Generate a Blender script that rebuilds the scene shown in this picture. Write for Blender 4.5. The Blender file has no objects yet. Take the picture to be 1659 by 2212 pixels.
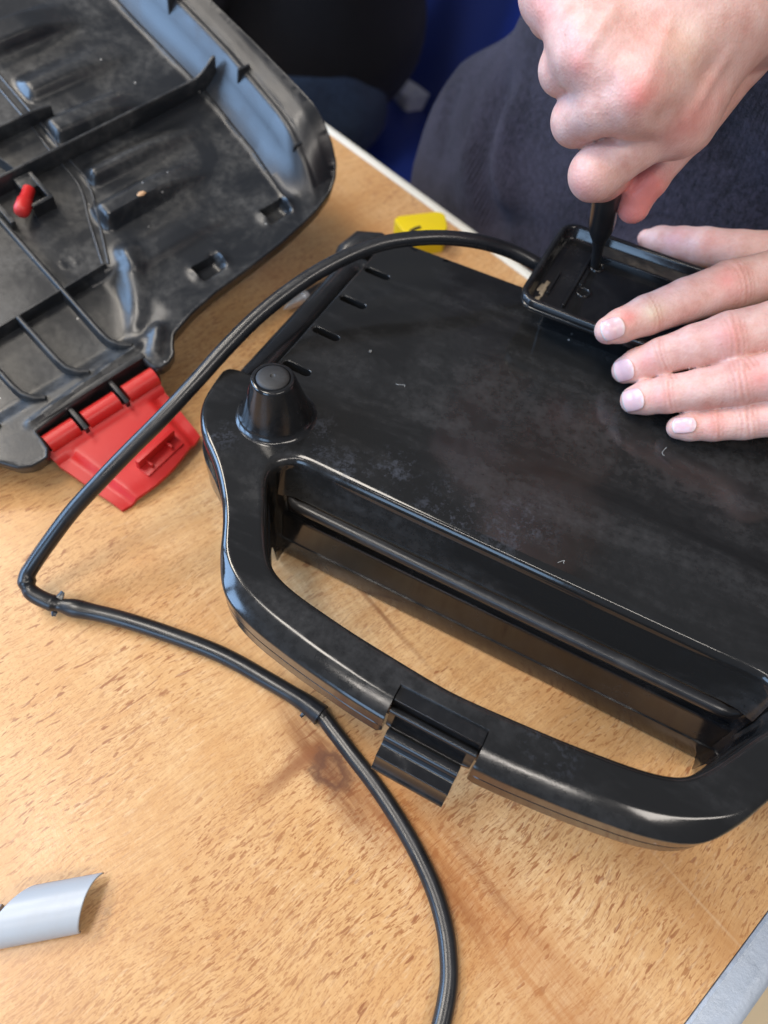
import bpy, bmesh, math, random
import numpy as np
from mathutils import Vector, Matrix
from mathutils.geometry import delaunay_2d_cdt
random.seed(4); RNG = np.random.default_rng(4)
sc = bpy.context.scene
COL = sc.collection
CM = 0.01
# ------------------------------------------------------------------ camera
HC = 34.0                                   # lens height over the table, cm
PITCH, ROLL, FPX = math.radians(56.24), math.radians(-6.39), 690.0
FWD = np.array([0, math.cos(PITCH), -math.sin(PITCH)])
_r0 = np.array([1.0, 0, 0]); _d0 = np.cross(FWD, _r0)
RGT = _r0*math.cos(ROLL) + _d0*math.sin(ROLL)
DWN = -_r0*math.sin(ROLL) + _d0*math.cos(ROLL)
EYE = np.array([0, 0, HC])
cd = bpy.data.cameras.new('camera'); cam = bpy.data.objects.new('camera', cd); COL.objects.link(cam)
cd.sensor_fit = 'VERTICAL'; cd.sensor_height = 36.0; cd.lens = FPX/1024*36
cd.clip_start = 0.01; cd.clip_end = 60
M = Matrix([[RGT[0], -DWN[0], -FWD[0], 0], [RGT[1], -DWN[1], -FWD[1], 0], [RGT[2], -DWN[2], -FWD[2], HC*CM], [0, 0, 0, 1]])
cam.matrix_world = M
cd.dof.use_dof = True; cd.dof.focus_distance = 0.305; cd.dof.aperture_fstop = cd.lens/3.6; cd.dof.aperture_blades = 0
sc.camera = cam
# ------------------------------------------------------------------ light
sc.view_settings.view_transform = 'Standard'; sc.view_settings.look = 'None'; sc.view_settings.exposure = 0.0; sc.view_settings.gamma = 1.0
sc.render.film_transparent = False
w = bpy.data.worlds.new('World'); sc.world = w; w.use_nodes = True
w.node_tree.nodes['Background'].inputs[0].default_value = (0.80, 0.86, 1.0, 1)
w.node_tree.nodes['Background'].inputs[1].default_value = 0.21

def area(name, loc, target, sx, sy, power, color):
    l = bpy.data.lights.new(name, 'AREA'); l.shape = 'RECTANGLE'; l.size = sx; l.size_y = sy; l.energy = power; l.color = color
    o = bpy.data.objects.new(name, l); COL.objects.link(o); o.location = loc
    o.rotation_euler = (Vector(target)-Vector(loc)).to_track_quat('-Z', 'Y').to_euler()
    return o
for wy in (-0.42, 0.35, 1.12):                # three panes of the window on the left
    area('window_light', (-2.3, wy, 1.05), (-0.4, 0.3, 0.0), 0.58, 1.15, 31, (0.38, 0.62, 1.0))
area('ceiling_or_added_light', (-1.55, 0.95, 2.1), (-0.1, 0.3, 0.0), 1.2, 0.30, 34, (1.0, 0.90, 0.77))
area('ceiling_or_added_light', (-0.68, 0.08, 2.0), (-0.2, 0.15, 0.0), 0.8, 0.40, 22, (1.0, 0.92, 0.82))
area('ceiling_or_added_light', (1.05, -0.95, 1.9), (0.0, 0.2, 0.0), 1.2, 0.30, 18, (1.0, 0.92, 0.84))
area('ceiling_or_added_light', (-0.40, -1.15, 2.0), (0.0, 0.2, 0.0), 1.4, 0.07, 10, (1.0, 0.92, 0.84))  # narrow unseen strip, added only to draw thin bright lines along handle edges
area('window_light', (-1.1, -1.9, 0.95), (0.0, 0.2, 0.0), 0.9, 1.0, 20, (0.42, 0.66, 1.0))

# ------------------------------------------------------------------ helpers
def U(px, py, z):                            # a sight line (1659-wide picture units) cut at height z
    px = px*768/1659; py = py*768/1659
    d = FWD + RGT*(px-384)/FPX + DWN*(py-512)/FPX
    return EYE + d*((z-HC)/d[2])
def depth(p): return float((np.asarray(p)-EYE) @ FWD)
def H1(x, y): return ((2000+x/1.5476)/1.85176, (y/1.5476)/1.85176)
def F1(x, y): return ((2000+x/1.5476)/1.85176, (800+y/1.5476)/1.85176)
def sstep(a, b, x):
    t = np.clip((x-a)/(b-a), 0, 1); return t*t*(3-2*t)

def tag(o, label=None, cat=None, group=None, kind=None):
    if label: o['label'] = label
    if cat: o['category'] = cat
    if group: o['group'] = group
    if kind: o['kind'] = kind
    return o
def thing(name, label, cat, loc=(0, 0, 0), rot=None, group=None):
    o = bpy.data.objects.new(name, None); COL.objects.link(o)
    o.empty_display_size = 0.02
    m = Matrix.Translation(Vector(loc)*CM)
    if rot is not None: m = m @ rot.to_4x4()
    o.matrix_world = m; tag(o, label, cat, group)
    o['_m'] = [v for r in m for v in r]
    return o
def mat_of(o): 
    v = list(o['_m']); return Matrix([v[0:4], v[4:8], v[8:12], v[12:16]])
def mk(name, verts, faces, mat, parent=None, world=False, smooth=35.0, kind=None, attrs=None):
    """verts in cm, in the frame of the root thing (or of the world when world=True)"""
    v = np.asarray(verts, float)*CM
    root = parent
    while root is not None and root.parent is not None: root = root.parent
    if root is not None and world:
        inv = np.array(mat_of(root).inverted()); v = v @ inv[:3, :3].T + inv[:3, 3]
    me = bpy.data.meshes.new(name)
    me.from_pydata(v.tolist(), [], [list(map(int, f)) for f in faces]); me.validate(); me.update()
    if attrs:
        for k, a in attrs.items():
            at = me.attributes.new(k, 'FLOAT', 'POINT'); at.data.foreach_set('value', np.asarray(a, np.float32))
    if smooth is not None:
        me.polygons.foreach_set('use_smooth', [True]*len(me.polygons))
        if smooth < 180: me.set_sharp_from_angle(angle=math.radians(smooth))
    me.materials.append(mat)
    o = bpy.data.objects.new(name, me); COL.objects.link(o)
    if parent is not None: o.parent = parent
    if kind: o['kind'] = kind
    return o
def fix_normals(o):
    bm = bmesh.new(); bm.from_mesh(o.data); bmesh.ops.recalc_face_normals(bm, faces=bm.faces); bm.to_mesh(o.data); bm.free()

def join(*parts):
    V = []; Fc = []; n = 0
    for v, f in parts:
        v = np.asarray(v, float); V.append(v); Fc += [[i+n for i in q] for q in f]; n += len(v)
    return np.concatenate(V), Fc
def catmull(pts, n=8, closed=False):
    P = np.asarray(pts, float); N = len(P); out = []
    rng = range(N) if closed else range(N-1)
    for i in rng:
        if closed: a, b, c, d = P[i-1], P[i], P[(i+1) % N], P[(i+2) % N]
        else: a, b, c, d = P[max(i-1, 0)], P[i], P[i+1], P[min(i+2, N-1)]
        for k in range(n):
            t = k/n
            out.append(0.5*((2*b)+(c-a)*t+(2*a-5*b+4*c-d)*t*t+(3*b-a-3*c+d)*t**3))
    if not closed: out.append(P[-1])
    return np.array(out)
def resample(P, step, closed=True):
    P = np.asarray(P, float)
    Q = np.concatenate([P, P[:1]]) if closed else P
    s = np.concatenate([[0], np.cumsum(np.linalg.norm(np.diff(Q, axis=0), axis=1))])
    n = max(3, int(round(s[-1]/step))); t = np.linspace(0, s[-1], n+1)
    R = np.stack([np.interp(t, s, Q[:, k]) for k in range(Q.shape[1])], 1)
    return R[:-1] if closed else R
def chaikin(P, it=2):
    P = np.asarray(P, float)
    for _ in range(it):
        Q = np.roll(P, -1, 0); P = np.stack([.75*P+.25*Q, .25*P+.75*Q], 1).reshape(-1, P.shape[1])
    return P
def normals2(P):                              # inward normals of a CCW loop
    a = P-np.roll(P, 1, 0); b = np.roll(P, -1, 0)-P
    a /= np.linalg.norm(a, axis=1)[:, None]+1e-12; b /= np.linalg.norm(b, axis=1)[:, None]+1e-12
    t = a+b; t /= np.linalg.norm(t, axis=1)[:, None]+1e-12
    n = np.stack([-t[:, 1], t[:, 0]], 1)
    cosh = np.clip((n*np.stack([-a[:, 1], a[:, 0]], 1)).sum(1), .6, 1)
    return n/cosh[:, None]
def inside(P, Q):
    x, y = Q[:, 0], Q[:, 1]; r = np.zeros(len(Q), bool)
    A = P; B = np.roll(P, -1, 0)
    for (x0, y0), (x1, y1) in zip(A, B):
        if y0 == y1: continue
        c = ((y0 > y) != (y1 > y)) & (x < (x1-x0)*(y-y0)/(y1-y0)+x0); r ^= c
    return r
def mindist(P, Q):
    d = np.full(len(Q), 1e9)
    for i in range(0, len(P), 64):
        d = np.minimum(d, np.sqrt(((Q[:, None]-P[None, i:i+64])**2).sum(2)).min(1))
    return d
def cdt_fill(loops, extra=None):
    """triangles of the region inside loops[0] and outside the other loops"""
    V = [Vector(p[:2]) for l in loops for p in l]; E = []; n = 0
    for l in loops:
        m = len(l); E += [(n+i, n+(i+1) % m) for i in range(m)]; n += m
    if extra is not None: V += [Vector(p) for p in extra]
    r = delaunay_2d_cdt(V, E, [], 0, 1e-6)
    P = np.array([tuple(v) for v in r[0]]); T = [list(f) for f in r[2]]
    c = np.array([P[f].mean(0) for f in T])
    ok = inside(np.asarray(loops[0])[:, :2], c)
    for l in loops[1:]: ok &= ~inside(np.asarray(l)[:, :2], c)
    T = [f for f, k in zip(T, ok) if k]
    # a map from input vertex to output vertex
    return P, T
def loft(rings, closed=True, cap0=False, cap1=False):
    n = len(rings[0]); V = np.concatenate(rings); Fc = []
    for k in range(len(rings)-1):
        for i in range(n if closed else n-1):
            j = (i+1) % n; Fc.append([k*n+i, k*n+j, (k+1)*n+j, (k+1)*n+i])
    if cap0: Fc.append(list(range(n))[::-1])
    if cap1: Fc.append([(len(rings)-1)*n+i for i in range(n)])
    return V, Fc
def lathe(profile, n=48, origin=(0, 0, 0)):
    rings = []
    for r, z in profile:
        a = np.arange(n)/n*2*math.pi; rings.append(np.stack([r*np.cos(a), r*np.sin(a), np.full(n, z)], 1)+np.array(origin))
    return loft(rings, cap0=True, cap1=True)
def rbox(x0, x1, y0, y1, z0, z1, b=.05, seg=3, taper=0.0):
    """box with rounded upright corners and eased top edge; taper narrows the top"""
    def ring(ins, z):
        P = []
        r = max(b-ins*0, .01)
        for cx, cy, a0 in ((x1-b, y1-b, 0), (x0+b, y1-b, 90), (x0+b, y0+b, 180), (x1-b, y0+b, 270)):
            for k in range(seg+1):
                a = math.radians(a0+90*k/seg); rr = max(b-ins, .005)
                P.append((cx+rr*math.cos(a), cy+rr*math.sin(a), z))
        return np.array(P)
    e = min(b, .12, (z1-z0)*.4)
    R = [ring(0, z0)]
    for k in range(4):
        a = k/3*math.pi/2; R.append(ring(e*(1-math.cos(a))*.8+taper, z1-e+e*math.sin(a)))
    return loft(R, cap0=True, cap1=True)
def frames(P):
    P = np.asarray(P, float); T = np.gradient(P, axis=0); T /= np.linalg.norm(T, axis=1)[:, None]
    n = np.array([0, 0, 1.0]); N = []
    for t in T:
        n = n-t*(n@t)
        if np.linalg.norm(n) < 1e-4: n = np.array([1., 0, 0])-t*t[0]
        n = n/np.linalg.norm(n); N.append(n.copy())
    N = np.array(N); return T, N, np.cross(T, N)
def tube(P, R, n=16, cap=True, shape=None):
    P = np.asarray(P, float); R = np.broadcast_to(np.asarray(R, float), (len(P),)); T, N, B = frames(P); rings = []
    a = np.arange(n)/n*2*math.pi
    for i in range(len(P)):
        s = np.ones(n) if shape is None else shape(a, i)
        rings.append(P[i]+R[i]*s[:, None]*(np.cos(a)[:, None]*N[i]+np.sin(a)[:, None]*B[i]))
    return loft(rings, cap0=cap, cap1=cap)

def surface_nets(f, h, origin):
    """f: SDF samples on a grid -> verts, quads"""
    s = f < 0; nx, ny, nz = f.shape
    c = np.zeros((nx-1, ny-1, nz-1), np.int32); P = np.zeros((nx-1, ny-1, nz-1, 3)); W = np.zeros((nx-1, ny-1, nz-1))
    offs = [(i, j, k) for i in (0, 1) for j in (0, 1) for k in (0, 1)]
    sl = lambda o: (slice(o[0], nx-1+o[0]), slice(o[1], ny-1+o[1]), slice(o[2], nz-1+o[2]))
    cnt = sum(s[sl(o)].astype(np.int8) for o in offs); act = (cnt > 0) & (cnt < 8)
    idx = np.argwhere(act); acc = np.zeros((len(idx), 3)); ww = np.zeros(len(idx))
    g = lambda o: f[idx[:, 0]+o[0], idx[:, 1]+o[1], idx[:, 2]+o[2]]
    vals = {o: g(o) for o in offs}
    for a in offs:
        for ax in range(3):
            if a[ax] == 0:
                b = list(a); b[ax] = 1; b = tuple(b); va, vb = vals[a], vals[b]
                m = (va < 0) != (vb < 0); t = np.where(m, va/(va-vb+1e-20), 0)
                p = np.array(a, float)[None].repeat(len(idx), 0); p[:, ax] = t
                acc += p*m[:, None]; ww += m
    V = (idx+acc/np.maximum(ww, 1)[:, None])*h+origin
    ids = np.full(act.shape, -1, np.int64); ids[act] = np.arange(len(idx)); Q = []
    for ax in range(3):
        n = [nx, ny, nz]; a = [slice(1, n[0]-1), slice(1, n[1]-1), slice(1, n[2]-1)]; a[ax] = slice(0, n[ax]-1); b = list(a); b[ax] = slice(1, n[ax])
        A, Bv = s[tuple(a)], s[tuple(b)]; e = np.argwhere(A != Bv)
        if len(e) == 0: continue
        sign = A[tuple(e.T)]
        base = e.copy()
        for q in range(3):
            if q != ax: base[:, q] += 1
        u, v = [(1, 2), (2, 0), (0, 1)][ax]
        def cell(du, dv):
            c_ = base.copy(); c_[:, u] -= du; c_[:, v] -= dv; return ids[c_[:, 0], c_[:, 1], c_[:, 2]]
        q = np.stack([cell(1, 1), cell(0, 1), cell(0, 0), cell(1, 0)], 1)
        q[~sign] = q[~sign][:, ::-1]; Q.append(q)
    return V, np.concatenate(Q)
def seg_d(P, a, b, ra, rb):
    a = np.asarray(a, float); b = np.asarray(b, float); ab = b-a
    t = np.clip(((P-a)@ab)/(ab@ab+1e-12), 0, 1)
    return np.linalg.norm(P-a-t[..., None]*ab, axis=-1)-(ra+(rb-ra)*t)
def smin(a, b, k):
    h = np.maximum(k-np.abs(a-b), 0)/k; return np.minimum(a, b)-h*h*k*.25
def mesh_sdf(fn, lo, hi, h):
    lo = np.array(lo, float); hi = np.array(hi, float); n = np.ceil((hi-lo)/h).astype(int)+1
    out = np.empty(n, np.float32)
    ys = lo[1]+h*np.arange(n[1]); zs = lo[2]+h*np.arange(n[2])
    for i in range(0, n[0], 12):
        xs = lo[0]+h*np.arange(i, min(i+12, n[0]))
        G = np.stack(np.meshgrid(xs, ys, zs, indexing='ij'), -1); out[i:i+len(xs)] = fn(G)
    return surface_nets(out, h, lo)

# ------------------------------------------------------------------ materials
def new_mat(name):
    m = bpy.data.materials.new(name); m.use_nodes = True; return m, m.node_tree.nodes, m.node_tree.links, m.node_tree.nodes['Principled BSDF']
def nd(N, t, **k):
    n = N.new(t)
    for a, b in k.items():
        if a == 'inp':
            for q, v in b.items(): n.inputs[q].default_value = v
        else: setattr(n, a, b)
    return n
def ramp(N, pts, interp='LINEAR'):
    r = N.new('ShaderNodeValToRGB'); r.color_ramp.interpolation = interp
    e = r.color_ramp.elements
    while len(e) < len(pts): e.new(.5)
    for q, (p, c) in zip(e, pts):
        q.position = p; q.color = c if len(c) == 4 else (*c, 1)
    return r
def g(v): return (v, v, v, 1)
def noise(N, L, co, scale, detail=4, rough=.55, dist=0):
    n = nd(N, 'ShaderNodeTexNoise', inp={'Scale': scale, 'Detail': detail, 'Roughness': rough, 'Distortion': dist}); L.new(co, n.inputs['Vector']); return n
def mapping(N, L, co, scale=(1, 1, 1), rot=(0, 0, 0), loc=(0, 0, 0)):
    m = nd(N, 'ShaderNodeMapping'); m.inputs['Scale'].default_value = scale; m.inputs['Rotation'].default_value = rot; m.inputs['Location'].default_value = loc
    L.new(co, m.inputs['Vector']); return m.outputs[0]
def math_(N, L, op, a, b=None, clamp=False):
    n = nd(N, 'ShaderNodeMath', operation=op, use_clamp=clamp)
    for i, v in enumerate((a, b)):
        if v is None: continue
        if isinstance(v, (int, float)): n.inputs[i].default_value = v
        else: L.new(v, n.inputs[i])
    return n.outputs[0]
def mix(N, L, f, a, b, blend='MIX'):
    n = nd(N, 'ShaderNodeMix', data_type='RGBA', blend_type=blend)
    for i, v in ((0, f), (6, a), (7, b)):
        if isinstance(v, (int, float)): n.inputs[i].default_value = v
        elif isinstance(v, tuple): n.inputs[i].default_value = v if len(v) == 4 else (*v, 1)
        else: L.new(v, n.inputs[i])
    return n.outputs[2]
def bump(N, L, h, strength, dist, bsdf, prev=None):
    b = nd(N, 'ShaderNodeBump', inp={'Strength': strength, 'Distance': dist}); L.new(h, b.inputs['Height'])
    if prev is not None: L.new(prev, b.inputs['Normal'])
    if bsdf is not None: L.new(b.outputs[0], bsdf.inputs['Normal'])
    return b.outputs[0]

def plastic(name, base, rough, smudge=.0, dust=(.1, .1, .11), dust_amt=0., dust_scale=14, specks=0., bumpy=.0, spec=.5, obj=True, scratch=0., patches=(), smear=None):
    m, N, L, b = new_mat(name)
    tc = nd(N, 'ShaderNodeTexCoord'); co = tc.outputs['Object']
    col = nd(N, 'ShaderNodeRGB'); col.outputs[0].default_value = (*base, 1); c = col.outputs[0]
    n1 = noise(N, L, mapping(N, L, co, smear, (0, 0, .5)) if smear else co, dust_scale, 6, .62, .6)
    n2 = noise(N, L, co, dust_scale*9, 5, .7)
    msk = ramp(N, [(.43, g(0)), (.62, g(1))]); L.new(n1.outputs[0], msk.inputs[0])
    fine = ramp(N, [(.38, g(.25)), (.66, g(1))]); L.new(n2.outputs[0], fine.inputs[0])
    mm = math_(N, L, 'MULTIPLY', msk.outputs[0], fine.outputs[0])
    if dust_amt: c = mix(N, L, math_(N, L, 'MULTIPLY', mm, dust_amt), c, dust)
    if patches:
        sp = nd(N, 'ShaderNodeSeparateXYZ'); wn_ = noise(N, L, co, 30, 3, .6); vm = nd(N, 'ShaderNodeVectorMath', operation='MULTIPLY_ADD'); L.new(wn_.outputs['Color'], vm.inputs[0]); vm.inputs[1].default_value = (.02, .02, 0); L.new(co, vm.inputs[2])
        tot = None
        for px_, py_, pr_ in patches:
            di = nd(N, 'ShaderNodeVectorMath', operation='DISTANCE'); L.new(vm.outputs[0], di.inputs[0]); di.inputs[1].default_value = (px_*CM+.01, py_*CM+.01, .08)
            mr = nd(N, 'ShaderNodeMapRange', interpolation_type='SMOOTHSTEP'); L.new(di.outputs['Value'], mr.inputs[0])
            for q_, v_ in ((1, pr_*.2*CM), (2, pr_*CM), (3, 1.), (4, 0.)): mr.inputs[q_].default_value = v_
            tot = mr.outputs[0] if tot is None else math_(N, L, 'MAXIMUM', tot, mr.outputs[0])
        pn = noise(N, L, co, 420, 5, .75); pn2 = noise(N, L, co, 90, 4, .7); pr2 = ramp(N, [(.51, g(0)), (.63, g(1))]); L.new(math_(N, L, 'ADD', math_(N, L, 'MULTIPLY', pn.outputs[0], .55), math_(N, L, 'MULTIPLY', pn2.outputs[0], .45)), pr2.inputs[0])
        pm = math_(N, L, 'MULTIPLY', tot, pr2.outputs[0]); mm = math_(N, L, 'MAXIMUM', mm, pm)
        c = mix(N, L, math_(N, L, 'MULTIPLY', pm, .6), c, (.06, .065, .08))
    if specks:
        vo = nd(N, 'ShaderNodeTexVoronoi', inp={'Scale': 95.0, 'Randomness': 1.0}); L.new(co, vo.inputs['Vector'])
        rr = math_(N, L, 'LESS_THAN', vo.outputs['Distance'], .055)
        sep = nd(N, 'ShaderNodeSeparateColor'); L.new(vo.outputs['Color'], sep.inputs[0])
        sel = math_(N, L, 'LESS_THAN', sep.outputs[0], specks)
        c = mix(N, L, math_(N, L, 'MULTIPLY', rr, sel), c, (.45, .44, .42))
    L.new(c, b.inputs['Base Color'])
    ro = ramp(N, [(.0, g(rough)), (1, g(min(1, rough+smudge)))]); L.new(mm, ro.inputs[0]); r_ = ro.outputs[0]
    if scratch:
        mp = mapping(N, L, co, (900, 40, 40), (0, 0, .9)); ns = noise(N, L, mp, 1, 2, .5)
        mp2 = mapping(N, L, co, (50, 800, 50), (0, 0, .35)); ns2 = noise(N, L, mp2, 1, 2, .5)
        sm = ramp(N, [(.6, g(0)), (.75, g(scratch))]); L.new(math_(N, L, 'MAXIMUM', ns.outputs[0], ns2.outputs[0]), sm.inputs[0])
        r_ = math_(N, L, 'ADD', r_, sm.outputs[0])
    L.new(r_, b.inputs['Roughness'])
    b.inputs['Specular IOR Level'].default_value = spec
    pv = None
    if bumpy:
        nb = noise(N, L, co, 55, 4, .6); pv = bump(N, L, nb.outputs[0], bumpy, .0006, None)
        nb2 = noise(N, L, co, 900, 3, .6); bump(N, L, nb2.outputs[0], bumpy*.7, .00008, b, pv)
    return m
M_GLOSS = plastic('glossy_black_plastic', (.0105, .0102, .0098), .11, .15, (.050, .049, .049), .5, 20, .03, .10, .5, smear=(.35, 1.3, 1), patches=((2.2, .3, 2.2), (4.6, -.2, 1.8), (6.4, .6, 2.0), (9.5, .2, 2.2), (-2.0, -1.6, 1.3), (12.5, .6, 2.6), (1.5, -8.0, 1.2), (17, -8, 1.5)))
M_GLOSS2 = plastic('polished_black_plastic', (.009, .009, .0095), .12, .22, (.05, .05, .052), .2, 40, .05, .08, .5)
M_SATIN = plastic('satin_black_plastic', (.014, .014, .015), .30, .2, (.05, .05, .05), .4, 30, .05, .1)
M_LID = plastic('dusty_black_plastic', (.012, .0135, .016), .30, .24, (.085, .085, .082), .55, 24, .30, .40, .5)
M_LIDW = plastic('smooth_black_plastic', (.020, .022, .026), .33, .14, (.06, .06, .065), .45, 20, .04, .14, .5)
M_RED = plastic('red_plastic', (.50, .016, .015), .36, .15, (.55, .09, .07), .4, 22, .02, .08, .4)
M_RUBBER = plastic('black_rubber', (.016, .016, .017), .55, .2, (.05, .05, .05), .6, 60, .03, .25)
M_CABLE = plastic('black_cable_rubber', (.010, .0105, .012), .27, .12, (.03, .031, .034), .3, 40, .02, .035, .55)
M_YEL = plastic('yellow_plastic', (.80, .62, .01), .4)
M_DARKSLOT = plastic('dark_grey_plastic', (.05, .045, .03), .6)
M_WHITE = plastic('white_plastic_edging', (.78, .77, .70), .35, .1, (.5, .47, .4), .3, 20)
M_BLUE = plastic('blue_plastic', (.010, .028, .20), .45)
M_GREYP = plastic('light_grey_plastic', (.40, .43, .46), .33, .1, (.36, .34, .32), .4, 30, .01, .08)
M_PAPER = plastic('white_wrapper', (.75, .77, .82), .5, 0, (.12, .2, .5), .6, 20)
M_CRUMB = plastic('tan_crumb', (.50, .30, .16), .7)
M_LINT = plastic('pale_lint', (.5, .5, .48), .8)
M_FLOOR = plastic('tan_vinyl_floor', (.80, .62, .38), .5, .1, (.58, .42, .24), .5, 7)

def metal(name, base, rough, bstr=.3):
    m, N, L, b = new_mat(name); co = nd(N, 'ShaderNodeTexCoord').outputs['Object']
    b.inputs['Metallic'].default_value = 1
    n = noise(N, L, co, 120, 6, .7); c = mix(N, L, n.outputs[0], tuple(v*.8 for v in base), base); L.new(c, b.inputs['Base Color'])
    r = ramp(N, [(.3, g(rough*.7)), (.7, g(rough*1.4))]); L.new(n.outputs[0], r.inputs[0]); L.new(r.outputs[0], b.inputs['Roughness'])
    n2 = noise(N, L, co, 260, 5, .7); bump(N, L, n2.outputs[0], bstr, .0008, b); return m
M_STEEL = metal('tool_steel', (.66, .67, .68), .34)
M_STEEL.node_tree.nodes['Principled BSDF'].inputs['Metallic'].default_value = .7
M_ALU = metal('scuffed_aluminium', (.46, .51, .58), .45, .25)
M_ALU.node_tree.nodes['Principled BSDF'].inputs['Metallic'].default_value = .55

def wood():
    m, N, L, b = new_mat('beech_laminate')
    co = nd(N, 'ShaderNodeTexCoord').outputs['Object']              # table frame, metres: x along the planks
    sx = nd(N, 'ShaderNodeSeparateXYZ'); L.new(co, sx.inputs[0]); X, Y = sx.outputs[0], sx.outputs[1]
    # soft plank bands in local y
    warpn = noise(N, L, co, 9, 3, .5)
    wv = nd(N, 'ShaderNodeVectorMath', operation='MULTIPLY_ADD'); L.new(warpn.outputs['Color'], wv.inputs[0]); wv.inputs[1].default_value = (.02, .02, 0); L.new(co, wv.inputs[2]); wc = wv.outputs[0]
    # base tone, two scales
    n0 = noise(N, L, mapping(N, L, wc, (4, 16, 1)), 1, 5, .55, .5)
    base = ramp(N, [(.28, (.57, .30, .115)), (.50, (.70, .445, .215)), (.72, (.77, .54, .30))]); L.new(n0.outputs[0], base.inputs[0])
    c = base.outputs[0]
    # grain lines along the planks
    n1 = noise(N, L, mapping(N, L, wc, (22, 520, 1)), 1, 4, .6)
    r1 = ramp(N, [(.35, g(0)), (.62, g(1))]); L.new(n1.outputs[0], r1.inputs[0])
    c = mix(N, L, math_(N, L, 'MULTIPLY', r1.outputs[0], .34), c, (.50, .26, .095))
    # fine cross lines
    n1b = noise(N, L, mapping(N, L, wc, (430, 30, 1)), 1, 3, .6)
    r1b = ramp(N, [(.48, g(0)), (.60, g(1))]); L.new(n1b.outputs[0], r1b.inputs[0])
    c = mix(N, L, math_(N, L, 'MULTIPLY', r1b.outputs[0], .42), c, (.47, .245, .10))
    # ray flecks: stretched across the planks, in patches
    def flecks(scale, lo, hi, amt, colr, c, patch_scale, p0, p1, seed):
        v = noise(N, L, mapping(N, L, wc, scale, (0, 0, .12), (seed, seed*.7, 0)), 1, 2.5, .55, .35)
        r = ramp(N, [(lo, g(0)), (hi, g(1))]); L.new(v.outputs[0], r.inputs[0])
        p = noise(N, L, mapping(N, L, co, (1, 1, 1), (0, 0, 0), (seed, 0, 0)), patch_scale, 2, .5); pr = ramp(N, [(p0, g(.12)), (p1, g(1))]); L.new(p.outputs[0], pr.inputs[0])
        f = math_(N, L, 'MULTIPLY', math_(N, L, 'MULTIPLY', r.outputs[0], pr.outputs[0]), amt)
        return mix(N, L, f, c, colr)
    tn = noise(N, L, mapping(N, L, wc, (5, 9, 1), (0, 0, .4), (2.2, 0, 0)), 1, 3, .5); tr = ramp(N, [(.34, g(0)), (.62, g(1))]); L.new(tn.outputs[0], tr.inputs[0])
    c = mix(N, L, math_(N, L, 'MULTIPLY', tr.outputs[0], .38), c, (.62, .34, .13))
    st = noise(N, L, mapping(N, L, wc, (75, 9, 1), (0, 0, .1)), 1, 4, .6, .8); sr_ = ramp(N, [(.45, g(0)), (.68, g(.45))]); L.new(st.outputs[0], sr_.inputs[0]); c = mix(N, L, sr_.outputs[0], c, (.56, .28, .10))
    c = flecks((1500, 420, 1), .555, .62, .60, (.40, .18, .07), c, 16, .34, .58, 7.7)
    c = flecks((860, 185, 1), .575, .62, .85, (.34, .14, .05), c, 13, .38, .58, 3.1)
    c = flecks((520, 105, 1), .615, .66, .90, (.29, .11, .042), c, 10, .40, .57, 1.3)
    c = flecks((1100, 190, 1), .57, .63, .65, (.38, .17, .07), c, 8, .42, .58, 12.1)
    c = flecks((800, 130, 1), .57, .68, .20, (.88, .70, .46), c, 10, .40, .60, 9.3)
    fx = noise(N, L, mapping(N, L, wc, (2600, 90, 1)), 1, 3, .6); fr = ramp(N, [(.50, g(0)), (.62, g(.26))]); L.new(fx.outputs[0], fr.inputs[0]); c = mix(N, L, fr.outputs[0], c, (.45, .23, .10))
    # plank borders and the orange heart streaks
    def band(y0, wdt, amt, colr, c, x0=None, x1=None, soft=.02, n=None):
        yy = math_(N, L, 'ADD', Y, math_(N, L, 'MULTIPLY', math_(N, L, 'SUBTRACT', warpn.outputs[0], .5), .012 if n is None else n))
        d = math_(N, L, 'ABSOLUTE', math_(N, L, 'SUBTRACT', yy, y0))
        mr = nd(N, 'ShaderNodeMapRange', interpolation_type='SMOOTHSTEP'); L.new(d, mr.inputs[0])
        for i, v in ((1, 0.), (2, wdt), (3, 1.), (4, 0.)): mr.inputs[i].default_value = v
        f = mr.outputs[0]
        if x0 is not None:
            m2 = nd(N, 'ShaderNodeMapRange', interpolation_type='SMOOTHSTEP'); L.new(X, m2.inputs[0])
            for i, v in ((1, x0), (2, x0+soft*2), (3, 0.), (4, 1.)): m2.inputs[i].default_value = v
            m3 = nd(N, 'ShaderNodeMapRange', interpolation_type='SMOOTHSTEP'); L.new(X, m3.inputs[0])
            for i, v in ((1, x1-soft*2), (2, x1), (3, 1.), (4, 0.)): m3.inputs[i].default_value = v
            f = math_(N, L, 'MULTIPLY', f, math_(N, L, 'MULTIPLY', m2.outputs[0], m3.outputs[0]))
        gl = noise(N, L, mapping(N, L, wc, (30, 380, 1), (0, 0, 0), (y0*9, 0, 0)), 1, 4, .6)
        gr = ramp(N, [(.32, g(.45)), (.6, g(1))]); L.new(gl.outputs[0], gr.inputs[0])
        f = math_(N, L, 'MULTIPLY', math_(N, L, 'MULTIPLY', f, gr.outputs[0]), amt)
        return mix(N, L, f, c, colr)
    c = band(.064, .030, .72, (.42, .17, .055), c, -.09, .16, .035)
    c = band(.048, .015, .95, (.20, .07, .025), c, -.125, -.005, .025, .03)
    c = band(.135, .022, .55, (.47, .22, .075), c, -.02, .2, .03)
    c = band(.118, .0022, .8, (.20, .07, .028), c, -.22, -.05, .03, .006)
    c = band(.049, .0012, .22, (.86, .66, .40), c, -.21, -.09, .05, .002)
    c = band(.1392, .0010, .18, (.86, .68, .44), c, .03, .3, .03, .001)
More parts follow.
